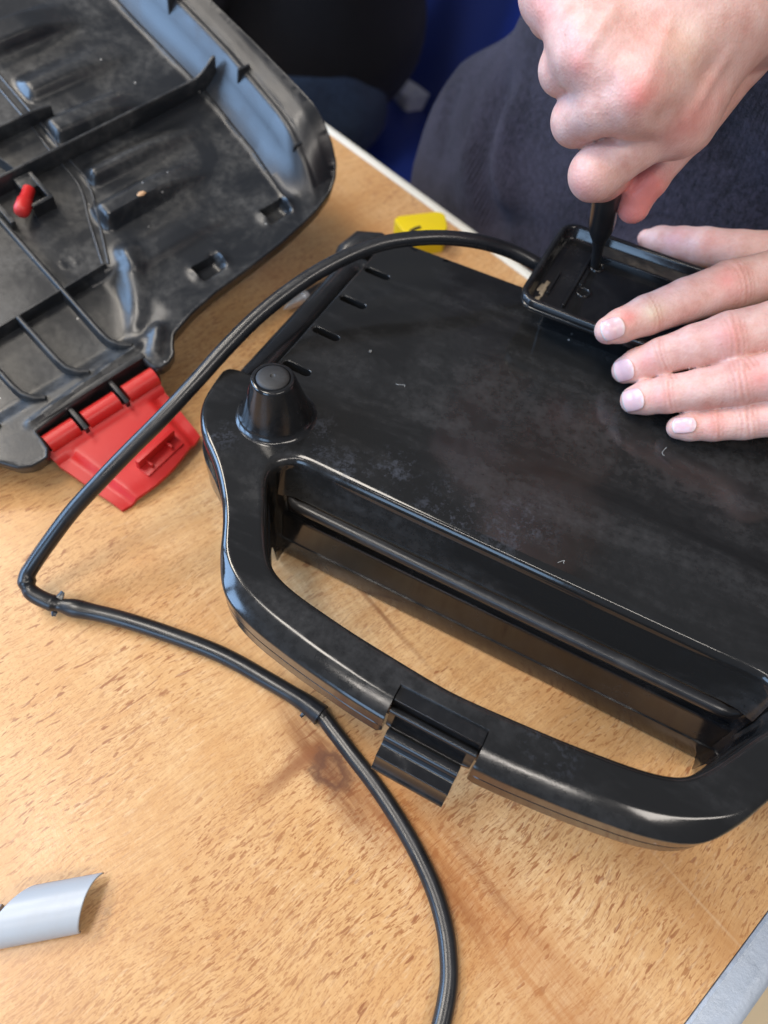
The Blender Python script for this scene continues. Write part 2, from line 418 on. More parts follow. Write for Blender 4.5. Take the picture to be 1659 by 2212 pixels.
    c = band(.235, .035, .45, (.48, .22, .08), c, -.6, .1, .05)
    c = band(.330, .030, .35, (.48, .22, .08), c, -.6, .1, .05)
    c = band(-.09, .030, .35, (.45, .22, .09), c, -.6, .1, .05)
    # knot, with the dark end joint running away from it
    ej = math_(N, L, 'ABSOLUTE', math_(N, L, 'ADD', math_(N, L, 'ADD', X, .0745), math_(N, L, 'MULTIPLY', math_(N, L, 'SUBTRACT', warpn.outputs[0], .5), .012)))
    em = nd(N, 'ShaderNodeMapRange', interpolation_type='SMOOTHSTEP'); L.new(ej, em.inputs[0])
    for q_, v_ in ((1, .0004), (2, .0065), (3, 1.), (4, 0.)): em.inputs[q_].default_value = v_
    ey = nd(N, 'ShaderNodeMapRange', interpolation_type='SMOOTHSTEP'); L.new(Y, ey.inputs[0])
    for q_, v_ in ((1, .000), (2, .035), (3, 0.), (4, 1.)): ey.inputs[q_].default_value = v_
    ez = math_(N, L, 'LESS_THAN', Y, .052)
    c = mix(N, L, math_(N, L, 'MULTIPLY', math_(N, L, 'MULTIPLY', em.outputs[0], ey.outputs[0]), math_(N, L, 'MULTIPLY', ez, .8)), c, (.24, .09, .035))
    kx = math_(N, L, 'SUBTRACT', X, -.0625); ky = math_(N, L, 'SUBTRACT', Y, .0475)
    kd = math_(N, L, 'SQRT', math_(N, L, 'ADD', math_(N, L, 'POWER', math_(N, L, 'MULTIPLY', kx, 1.05), 2), math_(N, L, 'POWER', math_(N, L, 'MULTIPLY', ky, 1.5), 2)))
    kn = noise(N, L, wc, 120, 5, .65); kd2 = math_(N, L, 'ADD', kd, math_(N, L, 'MULTIPLY', math_(N, L, 'SUBTRACT', kn.outputs[0], .5), .020))
    kr = ramp(N, [(0, g(.55)), (.22, g(.45)), (.42, g(1)), (.62, g(.75)), (.75, g(.25)), (1, g(0))]); L.new(math_(N, L, 'MULTIPLY', kd2, 60), kr.inputs[0])
    c = mix(N, L, math_(N, L, 'MULTIPLY', kr.outputs[0], .95), c, (.13, .055, .03))
    c = band(.056, .010, .6, (.26, .09, .03), c, -.066, .05, .02, .02)
    c = band(.071, .004, .7, (.25, .085, .03), c, -.03, .07, .03, .02)
    # scuff by the metal edging
    vm = nd(N, 'ShaderNodeVectorMath', operation='DISTANCE'); L.new(wc, vm.inputs[0]); vm.inputs[1].default_value = (.109, .1375, .005)
    sr = ramp(N, [(.0, g(.8)), (.0030, g(.75)), (.0042, g(0))]); L.new(math_(N, L, 'ADD', vm.outputs['Value'], math_(N, L, 'MULTIPLY', math_(N, L, 'SUBTRACT', kn.outputs[0], .5), .006)), sr.inputs[0])
    c = mix(N, L, sr.outputs[0], c, (.10, .07, .06))
    # worn greyish patch and small dirt marks
    wn = noise(N, L, co, 60, 6, .7); wr = ramp(N, [(.68, g(0)), (.78, g(.5))]); L.new(wn.outputs[0], wr.inputs[0])
    c = mix(N, L, wr.outputs[0], c, (.22, .12, .07))
    L.new(c, b.inputs['Base Color'])
    rn = noise(N, L, co, 25, 4, .6); rr = ramp(N, [(.3, g(.27)), (.7, g(.40))]); L.new(rn.outputs[0], rr.inputs[0]); L.new(rr.outputs[0], b.inputs['Roughness'])
    bn = noise(N, L, co, 700, 3, .6); bump(N, L, bn.outputs[0], .18, .0003, b)
    b.inputs['Specular IOR Level'].default_value = .45
    return m
M_WOOD = wood()

def cloth(name, base, lo, scale=900, dist=.0012, rib=None):
    m, N, L, b = new_mat(name); co = nd(N, 'ShaderNodeTexCoord').outputs['Object']
    n = noise(N, L, co, scale*.26, 4, .8); n2 = noise(N, L, co, scale, 3, .7); n3 = noise(N, L, co, 14, 3, .5)
    f = math_(N, L, 'ADD', math_(N, L, 'MULTIPLY', n.outputs[0], .6), math_(N, L, 'MULTIPLY', n3.outputs[0], .4))
    r = ramp(N, [(.40, (*lo, 1)), (.60, (*base, 1))]); L.new(f, r.inputs[0])
    L.new(r.outputs[0], b.inputs['Base Color']); b.inputs['Roughness'].default_value = .9
    b.inputs['Specular IOR Level'].default_value = .2
    b.inputs['Sheen Weight'].default_value = .16; b.inputs['Sheen Roughness'].default_value = .5; b.inputs['Sheen Tint'].default_value = (.6, .6, .8, 1)
    pv = bump(N, L, n2.outputs[0], .8, dist, None)
    if rib:
        wv = nd(N, 'ShaderNodeTexWave', wave_type='BANDS', bands_direction='X', inp={'Scale': rib, 'Distortion': .5, 'Detail': 1.0})
        L.new(mapping(N, L, co, (1, 1, .05), (0, 0, .80)), wv.inputs['Vector'])
        ra = nd(N, 'ShaderNodeAttribute', attribute_name='rib')
        pv = bump(N, L, math_(N, L, 'MULTIPLY', wv.outputs[0], ra.outputs['Fac']), .8, dist, None, pv)
    bump(N, L, n.outputs[0], .6, dist*1.6, b, pv)
    return m
M_KNIT = cloth('navy_knit', (.034, .029, .044), (.005, .0045, .0075), 900, .0016, 90)
M_BLACKCL = cloth('black_cotton', (.004, .0042, .006), (.002, .002, .003))
M_JEANS = cloth('dark_denim', (.024, .044, .09), (.010, .018, .04))
def skin():
    m, N, L, b = new_mat('pale_skin'); co = nd(N, 'ShaderNodeTexCoord').outputs['Object']
    at = nd(N, 'ShaderNodeAttribute', attribute_name='blush'); ay = nd(N, 'ShaderNodeAttribute', attribute_name='pale'); cr = nd(N, 'ShaderNodeAttribute', attribute_name='crease')
    n = noise(N, L, co, 95, 6, .68); n2 = noise(N, L, co, 330, 5, .65)
    r = ramp(N, [(.3, (.57, .30, .245)), (.5, (.65, .39, .33)), (.72, (.71, .48, .42))]); L.new(n.outputs[0], r.inputs[0]); c = r.outputs[0]
    c = mix(N, L, math_(N, L, 'MULTIPLY', at.outputs['Fac'], .85, True), c, (.68, .20, .17))
    c = mix(N, L, math_(N, L, 'MULTIPLY', ay.outputs['Fac'], .7, True), c, (.76, .62, .44))
    c = mix(N, L, math_(N, L, 'MULTIPLY', cr.outputs['Fac'], .75, True), c, (.52, .22, .17))
    r2 = ramp(N, [(.62, g(0)), (.75, g(.35))]); L.new(n2.outputs[0], r2.inputs[0]); c = mix(N, L, r2.outputs[0], c, (.62, .30, .25))
    L.new(c, b.inputs['Base Color'])
    b.inputs['Roughness'].default_value = .46; b.inputs['Specular IOR Level'].default_value = .4
    b.inputs['Subsurface Weight'].default_value = .35; b.inputs['Subsurface Radius'].default_value = (1, .35, .2); b.inputs['Subsurface Scale'].default_value = .0035
    vo = nd(N, 'ShaderNodeTexVoronoi', inp={'Scale': 900.0}); L.new(mapping(N, L, co, (1, 1, 1)), vo.inputs['Vector'])
    pv = bump(N, L, vo.outputs['Distance'], .30, .0004, None)
    n4 = noise(N, L, co, 190, 4, .6); bump(N, L, n4.outputs[0], .38, .0008, b, pv); return m
M_SKIN = skin()
def nailm():
    m, N, L, b = new_mat('fingernail'); at = nd(N, 'ShaderNodeAttribute', attribute_name='tip')
    r = ramp(N, [(0, (.64, .40, .38)), (.06, (.70, .52, .50)), (.18, (.66, .43, .43)), (.70, (.66, .41, .42)), (.93, (.68, .44, .43)), (.97, (.74, .64, .58))]); L.new(at.outputs['Fac'], r.inputs[0]); L.new(r.outputs[0], b.inputs['Base Color'])
    b.inputs['Roughness'].default_value = .24; b.inputs['Subsurface Weight'].default_value = .2; b.inputs['Subsurface Scale'].default_value = .002; return m
M_NAIL = nailm()
M_HAIR = cloth('brown_hair', (.05, .03, .02), (.03, .018, .01))

# ------------------------------------------------------------------ table and floor
TA = math.radians(-44.76); T1 = np.array([math.cos(TA), math.sin(TA)]); T2 = np.array([-T1[1], T1[0]])
table = thing('table', 'wood grain laminate table with white far edging and grey metal side edging, carrying everything', 'table', (0, 0, -73), Matrix.Rotation(TA, 3, 'Z'))
def tb(x0, x1, y0, y1, z0, z1, b=.15): v, f = rbox(x0, x1, y0, y1, z0, z1, b); v[:, 2] += 73; return v, f
top = mk('tabletop', *tb(-125, 10.58, -70, 39.0, -2.6, 0, .06), M_WOOD, table)
# white edging: half-round nosing along the far side; metal strip along the right end
prof = [(0, -3.0), (0, .02), (.35, .06), (.75, .0), (1.0, -.12), (1.12, -.4), (1.15, -3.0)]
rings = [np.array([(x, 39.01+p, 73+q) for p, q in prof]) for x in (-125, -60, -40, -20, 0, 12.2)]
mk('far_edging', *loft(rings, closed=False), M_WHITE, table)
prof = [(0, -3.0), (0, .05), (.12, .10), (.3, .06), (.9, .05), (1.35, .02), (1.55, -.10), (1.62, -3.0)]
rings = [np.array([(10.6+p, y, 73+q) for p, q in prof]) for y in np.linspace(-70, 38.99, 30)]
mk('side_edging', *loft(rings, closed=False), M_ALU, table)
for x, y in ((-118, -63), (4, -63), (-118, 32), (4, 32)):
    mk('leg', *rbox(x-2, x+2, y-2, y+2, 0, 70.3, .4), M_ALU, table)
mk('floor', [(-900, -900, -73.05), (900, -900, -73.05), (900, 900, -73.05), (-900, 900, -73.05)], [[0, 1, 2, 3]], M_FLOOR, kind='structure')

# ------------------------------------------------------------------ sandwich toaster (lying on its lid)
BX, BY = -5.74, 21.56
YAW = math.radians(-22.13)
toaster = thing('sandwich_toaster', 'glossy black sandwich toaster lying upside down, base plate and foot up, on the wood table', 'sandwich toaster', (BX, BY, 0), Matrix.Rotation(YAW, 3, 'Z'))
EX = np.array([math.cos(YAW), math.sin(YAW)]); EY = np.array([-EX[1], EX[0]])
def TW(x, y, z): return np.array([BX+x*EX[0]+y*EY[0], BY+x*EX[1]+y*EY[1], z])
CX = 13.05
def ztop(x, y):
    return 8.0-.42*sstep(-1.8, -5.4, y)
half = [(-2.34, 2.47), (-2.9, 2.46), (-3.6, 2.43), (-4.05, 2.36), (-4.33, 2.2), (-4.45, 1.85), (-4.36, 1.08), (-4.24, .33), (-4.02, -.39), (-3.65, -1.08), (-3.08, -1.8),
        (-2.52, -2.3), (-2.0, -2.68), (-1.46, -3.1), (-.93, -3.58), (-.37, -4.16), (.13, -4.75), (.6, -5.4), (1.0, -6.05), (1.45, -6.85), (2.0, -7.62), (2.6, -8.22), (3.3, -8.62),
        (4.1, -8.9), (5.0, -9.12), (6.0, -9.29), (7.2, -9.47), (8.6, -9.63), (9.8, -9.75), (11.3, -9.84)]
left = catmull(half, 6)
lp = np.concatenate([[[-2.3, 9.0], [-2.31, 5], [-2.32, 2.9]], left])
rp = lp[::-1].copy(); rp[:, 0] = 2*CX-rp[:, 0]
plate_top = [(28.4, 9), (28.4, 16.2), (28.3, 16.45), (28.1, 16.55), (CX, 16.6), (-2.0, 16.55), (-2.2, 16.45), (-2.3, 16.2)]
outer = np.concatenate([lp, rp, np.array(plate_top[1:])])
outer = resample(outer, .22)
hh = [(13.05, -1.15), (8, -1.15), (4, -1.14), (2.3, -1.14), (1.75, -1.28), (1.38, -1.62), (1.2, -2.1), (1.22, -2.55), (1.48, -3.1), (1.95, -3.8), (2.42, -4.55), (2.9, -5.25), (3.36, -5.85),
      (3.85, -6.32), (4.45, -6.62), (5.25, -6.84), (6.3, -7.02), (8.3, -7.27), (10.2, -7.43), (12.0, -7.56), (13.05, -7.6)]
hl = catmull(hh, 6)
hr = hl[::-1].copy()[1:-1]; hr[:, 0] = 2*CX-hr[:, 0]
hole = resample(np.concatenate([hl, hr]), .22)       # CCW (down the left, along the near side)
def slot_loop(cx, cy, L=1.66, wd=.46, a=-.04, n=7):
    P = []
    for k in range(n): t = -math.pi/2+math.pi*k/(n-1); P.append((L/2-wd/2+wd/2*math.cos(t), wd/2*math.sin(t)))
    for k in range(n): t = math.pi/2+math.pi*k/(n-1); P.append((-L/2+wd/2+wd/2*math.cos(t), wd/2*math.sin(t)))
    P = np.array(P); c, s = math.cos(a), math.sin(a)
    return np.stack([cx+P[:, 0]*c-P[:, 1]*s, cy+P[:, 0]*s+P[:, 1]*c], 1)
slots = [slot_loop(x, y) for x in (-1.20, 2*CX+1.20) for y in (4.0, 7.03, 10.06, 13.02)]
# latch notch cut into the near side of the handle
LX0, LX1, LY = 11.13, 14.97, -8.42
nx = []
for p in outer: nx.append(p)
outer_cut = [p for p in outer if not (LX0 < p[0] < LX1 and p[1] < -8.6)]
k0 = max(i for i, p in enumerate(outer_cut) if p[1] < -8 and p[0] <= LX0)
ycut = -9.82
outer_n = np.array(outer_cut[:k0+1]+[(LX0, ycut), (LX0, LY)]+[(x, LY) for x in np.linspace(LX0+.3, LX1-.3, 14)]+[(LX1, LY), (LX1, ycut)]+outer_cut[k0+1:])
N_A = k0+1; N_B = N_A+17                       # indices of the notch: N_A, N_A+1 ... N_B-1, N_B
assert abs(outer_n[N_B][1]-ycut) < 1e-6
def bev_w(P):
    x, y = P[:, 0], P[:, 1]
    w_ = .16+.0*x
    ear = ((x < -2.5) | (x > 28.6)) & (y < 2.3)
    s = np.where(ear, .34, .16); s = np.where(y < -1.2, .34+.62*sstep(-6.2, -8.6, y), s)
    for _ in range(8): s = .5*s+.25*np.roll(s, 1)+.25*np.roll(s, -1)
    s[N_A+1:N_B] = .06
    return s
def shell(outline, zb, holes, hole_bev, wall_b, extra_fn):
    w_ = bev_w(outline); n = normals2(outline)
    n[N_A] = n[N_A-1]; n[N_B] = n[N_B+1]; n[N_A+1:N_B] = (0, 1)
    n[N_A] = (0, 1); n[N_B] = (0, 1)
    rings = []; zt = ztop(outline[:, 0], outline[:, 1])
    kd_ = sstep(-6.6, -8.3, outline[:, 1]); drop = (.12+w_*.40)*kd_+w_*(1-kd_)
    rings.append(np.column_stack([outline-n*0.0, zb(outline)]))
    rings.append(np.column_stack([outline, zt-drop-.10]))
    rings.insert(1, np.column_stack([outline, zt-drop-.17]))
    kf_ = sstep(-6.6, -8.3, outline[:, 1])
    prof = [(0.0, 1.0), (.025, .93), (.07, .84), (.14, .74), (.5, .36), (.78, .10), (.86, .04), (.93, .012), (1.0, 0)]
    for ip, (t, q) in enumerate(prof):
        ar = ip/(len(prof)-1)*math.pi/2; t = t*kf_+(1-math.cos(ar))*(1-kf_); q = q*kf_+(1-math.sin(ar))*(1-kf_)
        rings.append(np.column_stack([outline+n*(w_*t)[:, None], ztop(*(outline+n*(w_*t)[:, None]).T)-drop*q]))
    e = outline+n*(w_+.06)[:, None]; rings.append(np.column_stack([e, ztop(*e.T)]))
    parts = [loft(rings)]
    loops = [e]
    for hpoly, bw, depth_ in zip(holes, hole_bev, wall_b):
        nh = -normals2(hpoly)                     # points away from the void
        R = []
        lows = np.column_stack([hpoly+(np.column_stack([0*hpoly[:, 0], -.72*sstep(-2.3, -1.2, hpoly[:, 1])]) if len(hpoly) > 60 else 0), depth_(hpoly) if callable(depth_) else np.full(len(hpoly), depth_)])
        bb = bw(hpoly) if callable(bw) else np.full(len(hpoly), bw)
        R.append(lows)
        zt = ztop(*hpoly.T)
        sl_ = (-.055*sstep(-2.3, -1.2, hpoly[:, 1])) if len(hpoly) > 60 else 0*hpoly[:, 1]
        R.append(np.column_stack([hpoly[:, 0], hpoly[:, 1]+sl_, zt-bb-.12])); R.append(np.column_stack([hpoly, zt-bb-.02]))
        for k in range(1, 8):
            a = k/7*math.pi/2; q = hpoly+nh*(bb*(1-math.cos(a)))[:, None]
            R.append(np.column_stack([q, ztop(*q.T)-bb*(1-math.sin(a))]))
        q = hpoly+nh*(bb+.05)[:, None]; R.append(np.column_stack([q, ztop(*q.T)])); loops.append(q)
        v, f = loft(R); parts.append((v, [x[::-1] for x in f]))
    # interior
    gx, gy = np.meshgrid(np.arange(-5, 32, .4), np.arange(-10, 17, .4)); G = np.stack([gx.ravel(), gy.ravel()], 1)
    G = G[(G[:, 1] < .5) | ((np.abs((G[:, 0]/.4).round()) % 4 == 0) & (np.abs((G[:, 1]/.4).round()) % 4 == 0))]
    ok = inside(loops[0], G)
    for l in loops[1:]: ok &= ~inside(l, G)
    G = G[ok]; dmin = mindist(np.concatenate(loops), G); G = G[dmin > .15]
    P, T = cdt_fill(loops, G)
    parts.append((np.column_stack([P, ztop(P[:, 0], P[:, 1])]), T))
    return join(*parts)
def zb_base(P):
    x, y = P[:, 0], P[:, 1]
    z = 6.25+0*x
    return np.where(y > 2.0, 5.6, z)
def hole_wall(P): return np.where(P[:, 1] > -1.75, 5.95, np.where(P[:, 1] > -3.0, 4.1, 6.2))
def hole_bw(P): return np.where(P[:, 1] > -2.6, .34+.22*sstep(-2.6, -1.6, P[:, 1]), .34)
v, f = shell(outer_n, zb_base, [hole]+slots, [hole_bw]+[.05]*8, [hole_wall]+[6.6]*8, None)
base = mk('base_shell', v, f, M_GLOSS, toaster, smooth=38)
bm = bmesh.new(); bm.from_mesh(base.data); bmesh.ops.remove_doubles(bm, verts=bm.verts, dist=2e-5); bmesh.ops.recalc_face_normals(bm, faces=bm.faces); bm.to_mesh(base.data); bm.free()
base.data.set_sharp_from_angle(angle=math.radians(38))
# slot floors (dark inside)
sv = [(-2.2, 3, 6.0), (0, 3, 6.0), (0, 14, 6.0), (-2.2, 14, 6.0)]
mk('inner_panel', sv, [[0, 1, 2, 3]], M_SATIN, toaster); mk('inner_panel', [(2*CX-a, b, c) for a, b, c in sv], [[3, 2, 1, 0]], M_SATIN, toaster)
# lower lid half: handle ring following the base, and the lid body
def grow(P, d): return P-normals2(P)*d
lowo = grow(resample(chaikin(outer_n[(outer_n[:, 1] < 2.6)], 1), .3), .06)
def ring_mesh(outline, z0fn, z1, holep, zi0, inset=.0):
    n = normals2(outline); nh = -normals2(holep)
    z0 = z0fn(outline)
    A = [np.column_stack([outline+n*.35, z0]), np.column_stack([outline+n*.10, z0+.02]), np.column_stack([outline, z0+.14]), np.column_stack([outline, z0+.22]), np.column_stack([outline, np.full(len(outline), z1-.11)]), np.column_stack([outline, np.full(len(outline), z1-.05)]), np.column_stack([outline+n*.05, np.full(len(outline), z1)])]
    v1, f1 = loft(A)
    B = [np.column_stack([holep, np.full(len(holep), z1)]), np.column_stack([holep, zi0(holep)])]
    v2, f2 = loft(B)
    P, T = cdt_fill([A[-1][:, :2], holep]); t1_ = (np.column_stack([P, np.full(len(P), z1)]), T)
    P, T = cdt_fill([A[0][:, :2], holep]); zz = z0fn(P); t2_ = (np.column_stack([P, zz]), T)
    return join((v1, f1), (v2, f2), t1_, t2_)
def z0h(P): return 5.15-1.9*sstep(-4.8, -1.2, P[:, 1])
# outline for the lower ring: the handle U plus the two ears, closed behind
lo_pts = np.concatenate([lp[3:], rp[:-3]])
lo_pts = lo_pts[lo_pts[:, 1] < 2.45]
# shift the waist outward: the lid half is fuller there
bul = .22*np.exp(-((lo_pts[:, 1]+2.2)/1.6)**2)*np.where(lo_pts[:, 0] < CX, -1, 1)*(np.abs(lo_pts[:, 0]-CX) > 10)
lo_pts[:, 0] += bul
# notch
lo_pts = np.array([p for p in lo_pts if not (LX0-.05 < p[0] < LX1+.05 and p[1] < -8.6)])
k0 = max(i for i, p in enumerate(lo_pts) if p[1] < -8 and p[0] <= LX0)
lo_pts = np.concatenate([lo_pts[:k0+1], [(LX0-.02, -9.74), (LX0-.02, -9.0), (LX0+.03, -8.5), (CX, -8.5), (LX1-.03, -8.5), (LX1+.02, -9.0), (LX1+.02, -9.76)], lo_pts[k0+1:]])
lo_pts = resample(lo_pts, .25)
lid_hole = hole.copy(); lid_hole[:, 1] = np.where(lid_hole[:, 1] > -3, lid_hole[:, 1]-.0, lid_hole[:, 1]+.06)
v, f = ring_mesh(lo_pts, z0h, 6.17, lid_hole, lambda P: 5.2-1.0*sstep(-5, -3.4, P[:, 1])-4.17*sstep(-4.3, -2.5, P[:, 1]))
o = mk('lid_handle', v, f, M_GLOSS2, toaster, smooth=40); fix_normals(o); o.data.set_sharp_from_angle(angle=math.radians(40))
# body of the lid: front wall seen through the handle opening, rounded side rails
def rrect(x0, x1, y0, y1, r, n=8):
    P = []
    for cx, cy, a0 in ((x1-r, y1-r, 0), (x0+r, y1-r, 90), (x0+r, y0+r, 180), (x1-r, y0+r, 270)):
        for k in range(n+1): a = math.radians(a0+90*k/n); P.append((cx+r*math.cos(a), cy+r*math.sin(a)))
    return np.array(P)
def stack(levels, r=1.2):
    return loft([np.column_stack([rrect(x0, x1, y0, y1, rr), np.full(4*9, z)]) for x0, x1, y0, y1, z, rr in levels], cap0=True, cap1=True)
v, f = stack([(.2, 25.9, -2.0, 15.8, .02, .9), (.2, 25.9, -2.06, 15.9, .15, .9), (.2, 25.9, -2.10, 16, .3, .9), (.2, 25.9, -2.12, 16, 1.72, .9), (.2, 25.9, -2.10, 16, 1.80, .9), (.2, 25.9, -2.02, 16, 1.84, .9), (.2, 25.9, -1.98, 16, 1.95, .9), (.2, 25.9, -1.86, 16, 3.65, .9), (.2, 25.9, -1.84, 16, 3.78, .9), (.2, 25.9, -1.78, 16, 3.86, .9), (.2, 25.9, -1.5, 15.8, 3.88, .8)])
mk('lid_front', v, f, M_GLOSS2, toaster, smooth=40)
v, f = stack([(-3.6, 29.7, .6, 14.6, 1.2, 1.5), (-4.3, 30.4, .3, 15.0, 3.0, 1.5), (-4.5, 30.6, .2, 15.1, 5.2, 1.4), (-4.48, 30.58, .2, 15.1, 6.3, 1.4), (-4.36, 30.46, .3, 15.0, 6.8, 1.3), (-4.1, 30.2, .4, 14.8, 7.15, 1.1), (-3.75, 29.85, .5, 14.5, 7.33, .9), (-3.3, 29.4, .7, 14.2, 7.34, .8), (-2.85, 28.95, 1, 14.0, 7.1, .6), (-2.5, 28.6, 1, 14.0, 6.5, .6), (-2.42, 28.52, 1, 14.0, 5.9, .6)])
mk('side_rail', v, f, M_GLOSS2, toaster, smooth=50)
# rib across the opening, with rounded ends
P = np.array([(1.9, -1.90, 5.72), (2.3, -2.10, 5.72), (8, -2.12, 5.72), (18, -2.12, 5.72), (23.8, -2.10, 5.72), (24.2, -1.90, 5.72)])
Pr = resample(P, .4, False); rr_ = np.full(len(Pr), .31); rr_[:3] = (.14, .23, .29); rr_[-3:] = (.29, .23, .14)
mk('rib', *tube(Pr, rr_, 16), M_SATIN, toaster, smooth=60)
mk('ledge', *rbox(.6, 25.5, -1.55, -1.0, 3.9, 5.85, .05), M_SATIN, toaster)
# foot: moulded cone with a round rubber pad
FX, FY = -.36, .73
for sx_ in (FX, 2*CX-FX):
    pr = [(2.02, 7.99), (1.95, 8.02), (1.84, 8.09), (1.74, 8.22), (1.68, 8.4), (1.60, 8.7), (1.06, 10.45), (1.02, 10.55), (.96, 10.60), (.84, 10.60), (.81, 10.55), (.80, 10.45), (.1, 10.44)]
    ft = mk('foot', *lathe(pr, 72, (sx_, FY, 0)), M_GLOSS2, toaster, smooth=50)
    pr = [(.78, 10.42), (.785, 10.60), (.75, 10.65), (.6, 10.70), (.3, 10.73), (.13, 10.735), (.10, 10.70), (.02, 10.70)]
    mk('rubber_pad', *lathe(pr, 40, (sx_, FY, 0)), M_RUBBER, ft, smooth=50)
# latch clip: ribbed tongue hanging in the notch
prof = [(-8.46, 7.42), (-8.5, 7.4), (-8.6, 7.05), (-8.8, 6.8), (-9.0, 6.75), (-9.1, 6.95), (-9.22, 7.02), (-9.36, 6.95), (-9.42, 6.6), (-9.5, 6.1), (-9.65, 6.0), (-9.75, 6.2), (-9.9, 6.32), (-10.1, 6.28), (-10.22, 6.1), (-10.26, 5.85), (-10.4, 5.75), (-10.75, 5.72), (-10.82, 5.68), (-10.86, 5.4), (-10.98, 5.1), (-11.12, 4.92)]
prof = catmull(np.array(prof), 3)
th = .14
Tn = np.gradient(prof, axis=0); Tn /= np.linalg.norm(Tn, axis=1)[:, None]; nn = np.stack([Tn[:, 1], -Tn[:, 0]], 1)
if nn[0, 1] > 0: pass
back = prof-np.stack([-Tn[:, 1], Tn[:, 0]], 1)*(-1)*th if False else prof+np.stack([np.zeros(len(prof)), -np.linspace(th*1.6, th*1.3, len(prof))], 1)
loopP = np.concatenate([prof, back[::-1]])
def xoff(y): return np.where(y < -9.55, .27, 0.05)
rings = []
for s_ in (0, 1):
    x = np.where(s_ == 0, LX0+xoff(loopP[:, 0]), LX1-xoff(loopP[:, 0])-.12*(loopP[:, 0] < -9.55))
    rings.append(np.column_stack([x, loopP[:, 0], loopP[:, 1]]))
v, f = loft(rings); n_ = len(prof); m_ = len(loopP)
for s_ in (0, 1):
    for i in range(n_-1):
        q = [s_*m_+i, s_*m_+i+1, s_*m_+m_-2-i, s_*m_+m_-1-i]; f.append(q if s_ else q[::-1])
o = mk('latch', v, f, M_GLOSS2, toaster, smooth=60); fix_normals(o); o.data.set_sharp_from_angle(angle=math.radians(55))
mk('latch_recess', *rbox(LX0+.02, LX1-.02, -9.0, LY+.02, 5.4, 7.45, .03), M_GLOSS2, toaster)
# hinge knuckles at the far corners
for sx_ in (-1, 1):
    X0 = lambda x: x if sx_ < 0 else 2*CX-x
    hv = tube([(X0(-4.6), 14.6, 5.6), (X0(-4.6), 15.8, 6.1), (X0(-4.3), 16.8, 6.2), (X0(-3.4), 17.4, 6.1), (X0(-2.2), 17.4, 5.8)], [.7, .95, 1.1, 1.1, .9], 20)
    hg = mk('hinge', *hv, M_SATIN, toaster, smooth=60)
    mk('hinge_pin', *tube([(X0(-3.35), 13.7, 6.8), (X0(-3.1), 14.1, 6.8)], .15, 14), M_STEEL, hg, smooth=60)
# cord wrap on the far side: shallow tray on a stem
wx0, wx1, wy0, wy1 = 7.3, 18.8, 12.35, 20.35
def rr(d, z, r=1.05): return np.column_stack([rrect(wx0+d, wx1-d, wy0+d, wy1-d, max(r-d, .15), 10), np.full(44, z)])
R = [rr(.35, 9.75), rr(.06, 9.86), rr(0, 10.0), rr(.02, 10.08), rr(.05, 10.10), rr(.05, 10.18), rr(0.0, 10.22), rr(0, 10.42), rr(.04, 10.49), rr(.13, 10.53), rr(.26, 10.53), rr(.33, 10.49), rr(.38, 10.38), rr(.5, 9.95), rr(.58, 9.86), rr(.66, 9.84)]
P, T = [], []
hl1 = np.array([(10.2+.30*math.cos(a), 15.42+.30*math.sin(a)) for a in np.linspace(0, 2*math.pi, 25)[:-1]])
hl2 = np.array([(10.18+.30*math.cos(a), 17.95+.30*math.sin(a)) for a in np.linspace(0, 2*math.pi, 25)[:-1]])
fl = R[-1][:, :2]
P, T = cdt_fill([fl, hl1, hl2])
wells = [loft([np.column_stack([h_, np.full(24, 9.84)]), np.column_stack([h_*.9+h_.mean(0)*.1, np.full(24, 9.76)]), np.column_stack([h_*.9+h_.mean(0)*.1, np.full(24, 9.1)])], cap1=True) for h_ in (hl1, hl2)]
wrap = mk('cord_wrap', *join(loft(R), (np.column_stack([P, np.full(len(P), 9.84)]), T), *wells), M_GLOSS2, toaster, smooth=40)
fix_normals(wrap); wrap.data.set_sharp_from_angle(angle=math.radians(40))
for b_ in ((9.55, 9.70, 13.6, 19.3, 9.8, 10.05), (8.45, 8.58, 14.2, 16.3, 9.8, 10.0), (9.7, 18.1, 18.5, 18.66, 9.8, 10.22), (9.74, 9.98, 15.9, 17.4, 9.8, 9.92)):
    mk('rib', *rbox(*b_, .03), M_GLOSS2, wrap)
v, f = rbox(9.75, 18.0, 18.68, 19.7, 9.8, 10.16, .06)
mk('raised_strip', v, f, plastic('dirty_black_plastic', (.02, .018, .016), .35, .4, (.13, .10, .07), .8, 45, .2, .6), wrap)
sv, sf = loft([np.column_stack([rrect(8.5, 17.6, 13.85, 18.2, .35, 6), np.full(28, 7.99)]), np.column_stack([rrect(8.6, 17.5, 13.7, 18.2, .35, 6), np.full(28, 8.25)]), np.column_stack([rrect(8.8, 17.3, 12.95, 18.2, .3, 6), np.full(28, 9.8)])], cap1=True)
mk('stem', sv, sf, M_GLOSS2, wrap, smooth=40)
M_SMEAR = plastic('dried_tan_smear', (.20, .165, .12), .6, .2, (.03, .028, .025), .95, 60, 0, .6)
for (x, y, r_, asp) in ((8.16, 14.6, .30, 2.3), (8.2, 13.6, .20, 1.2)):
    a_ = np.arange(22)/22*2*math.pi; rj = r_*(1+.28*np.sin(3*a_+x*9)+.18*np.sin(7*a_+y)); 
    ring_ = [np.column_stack([x+rj*t*np.cos(a_)*.75, y+rj*t*np.sin(a_)*asp, np.full(22, z)]) for t, z in ((1, 9.82), (.9, 9.875), (.5, 9.89), (.05, 9.89))]
    mk('smear', *loft(ring_, cap1=True), M_SMEAR, wrap, smooth=80)

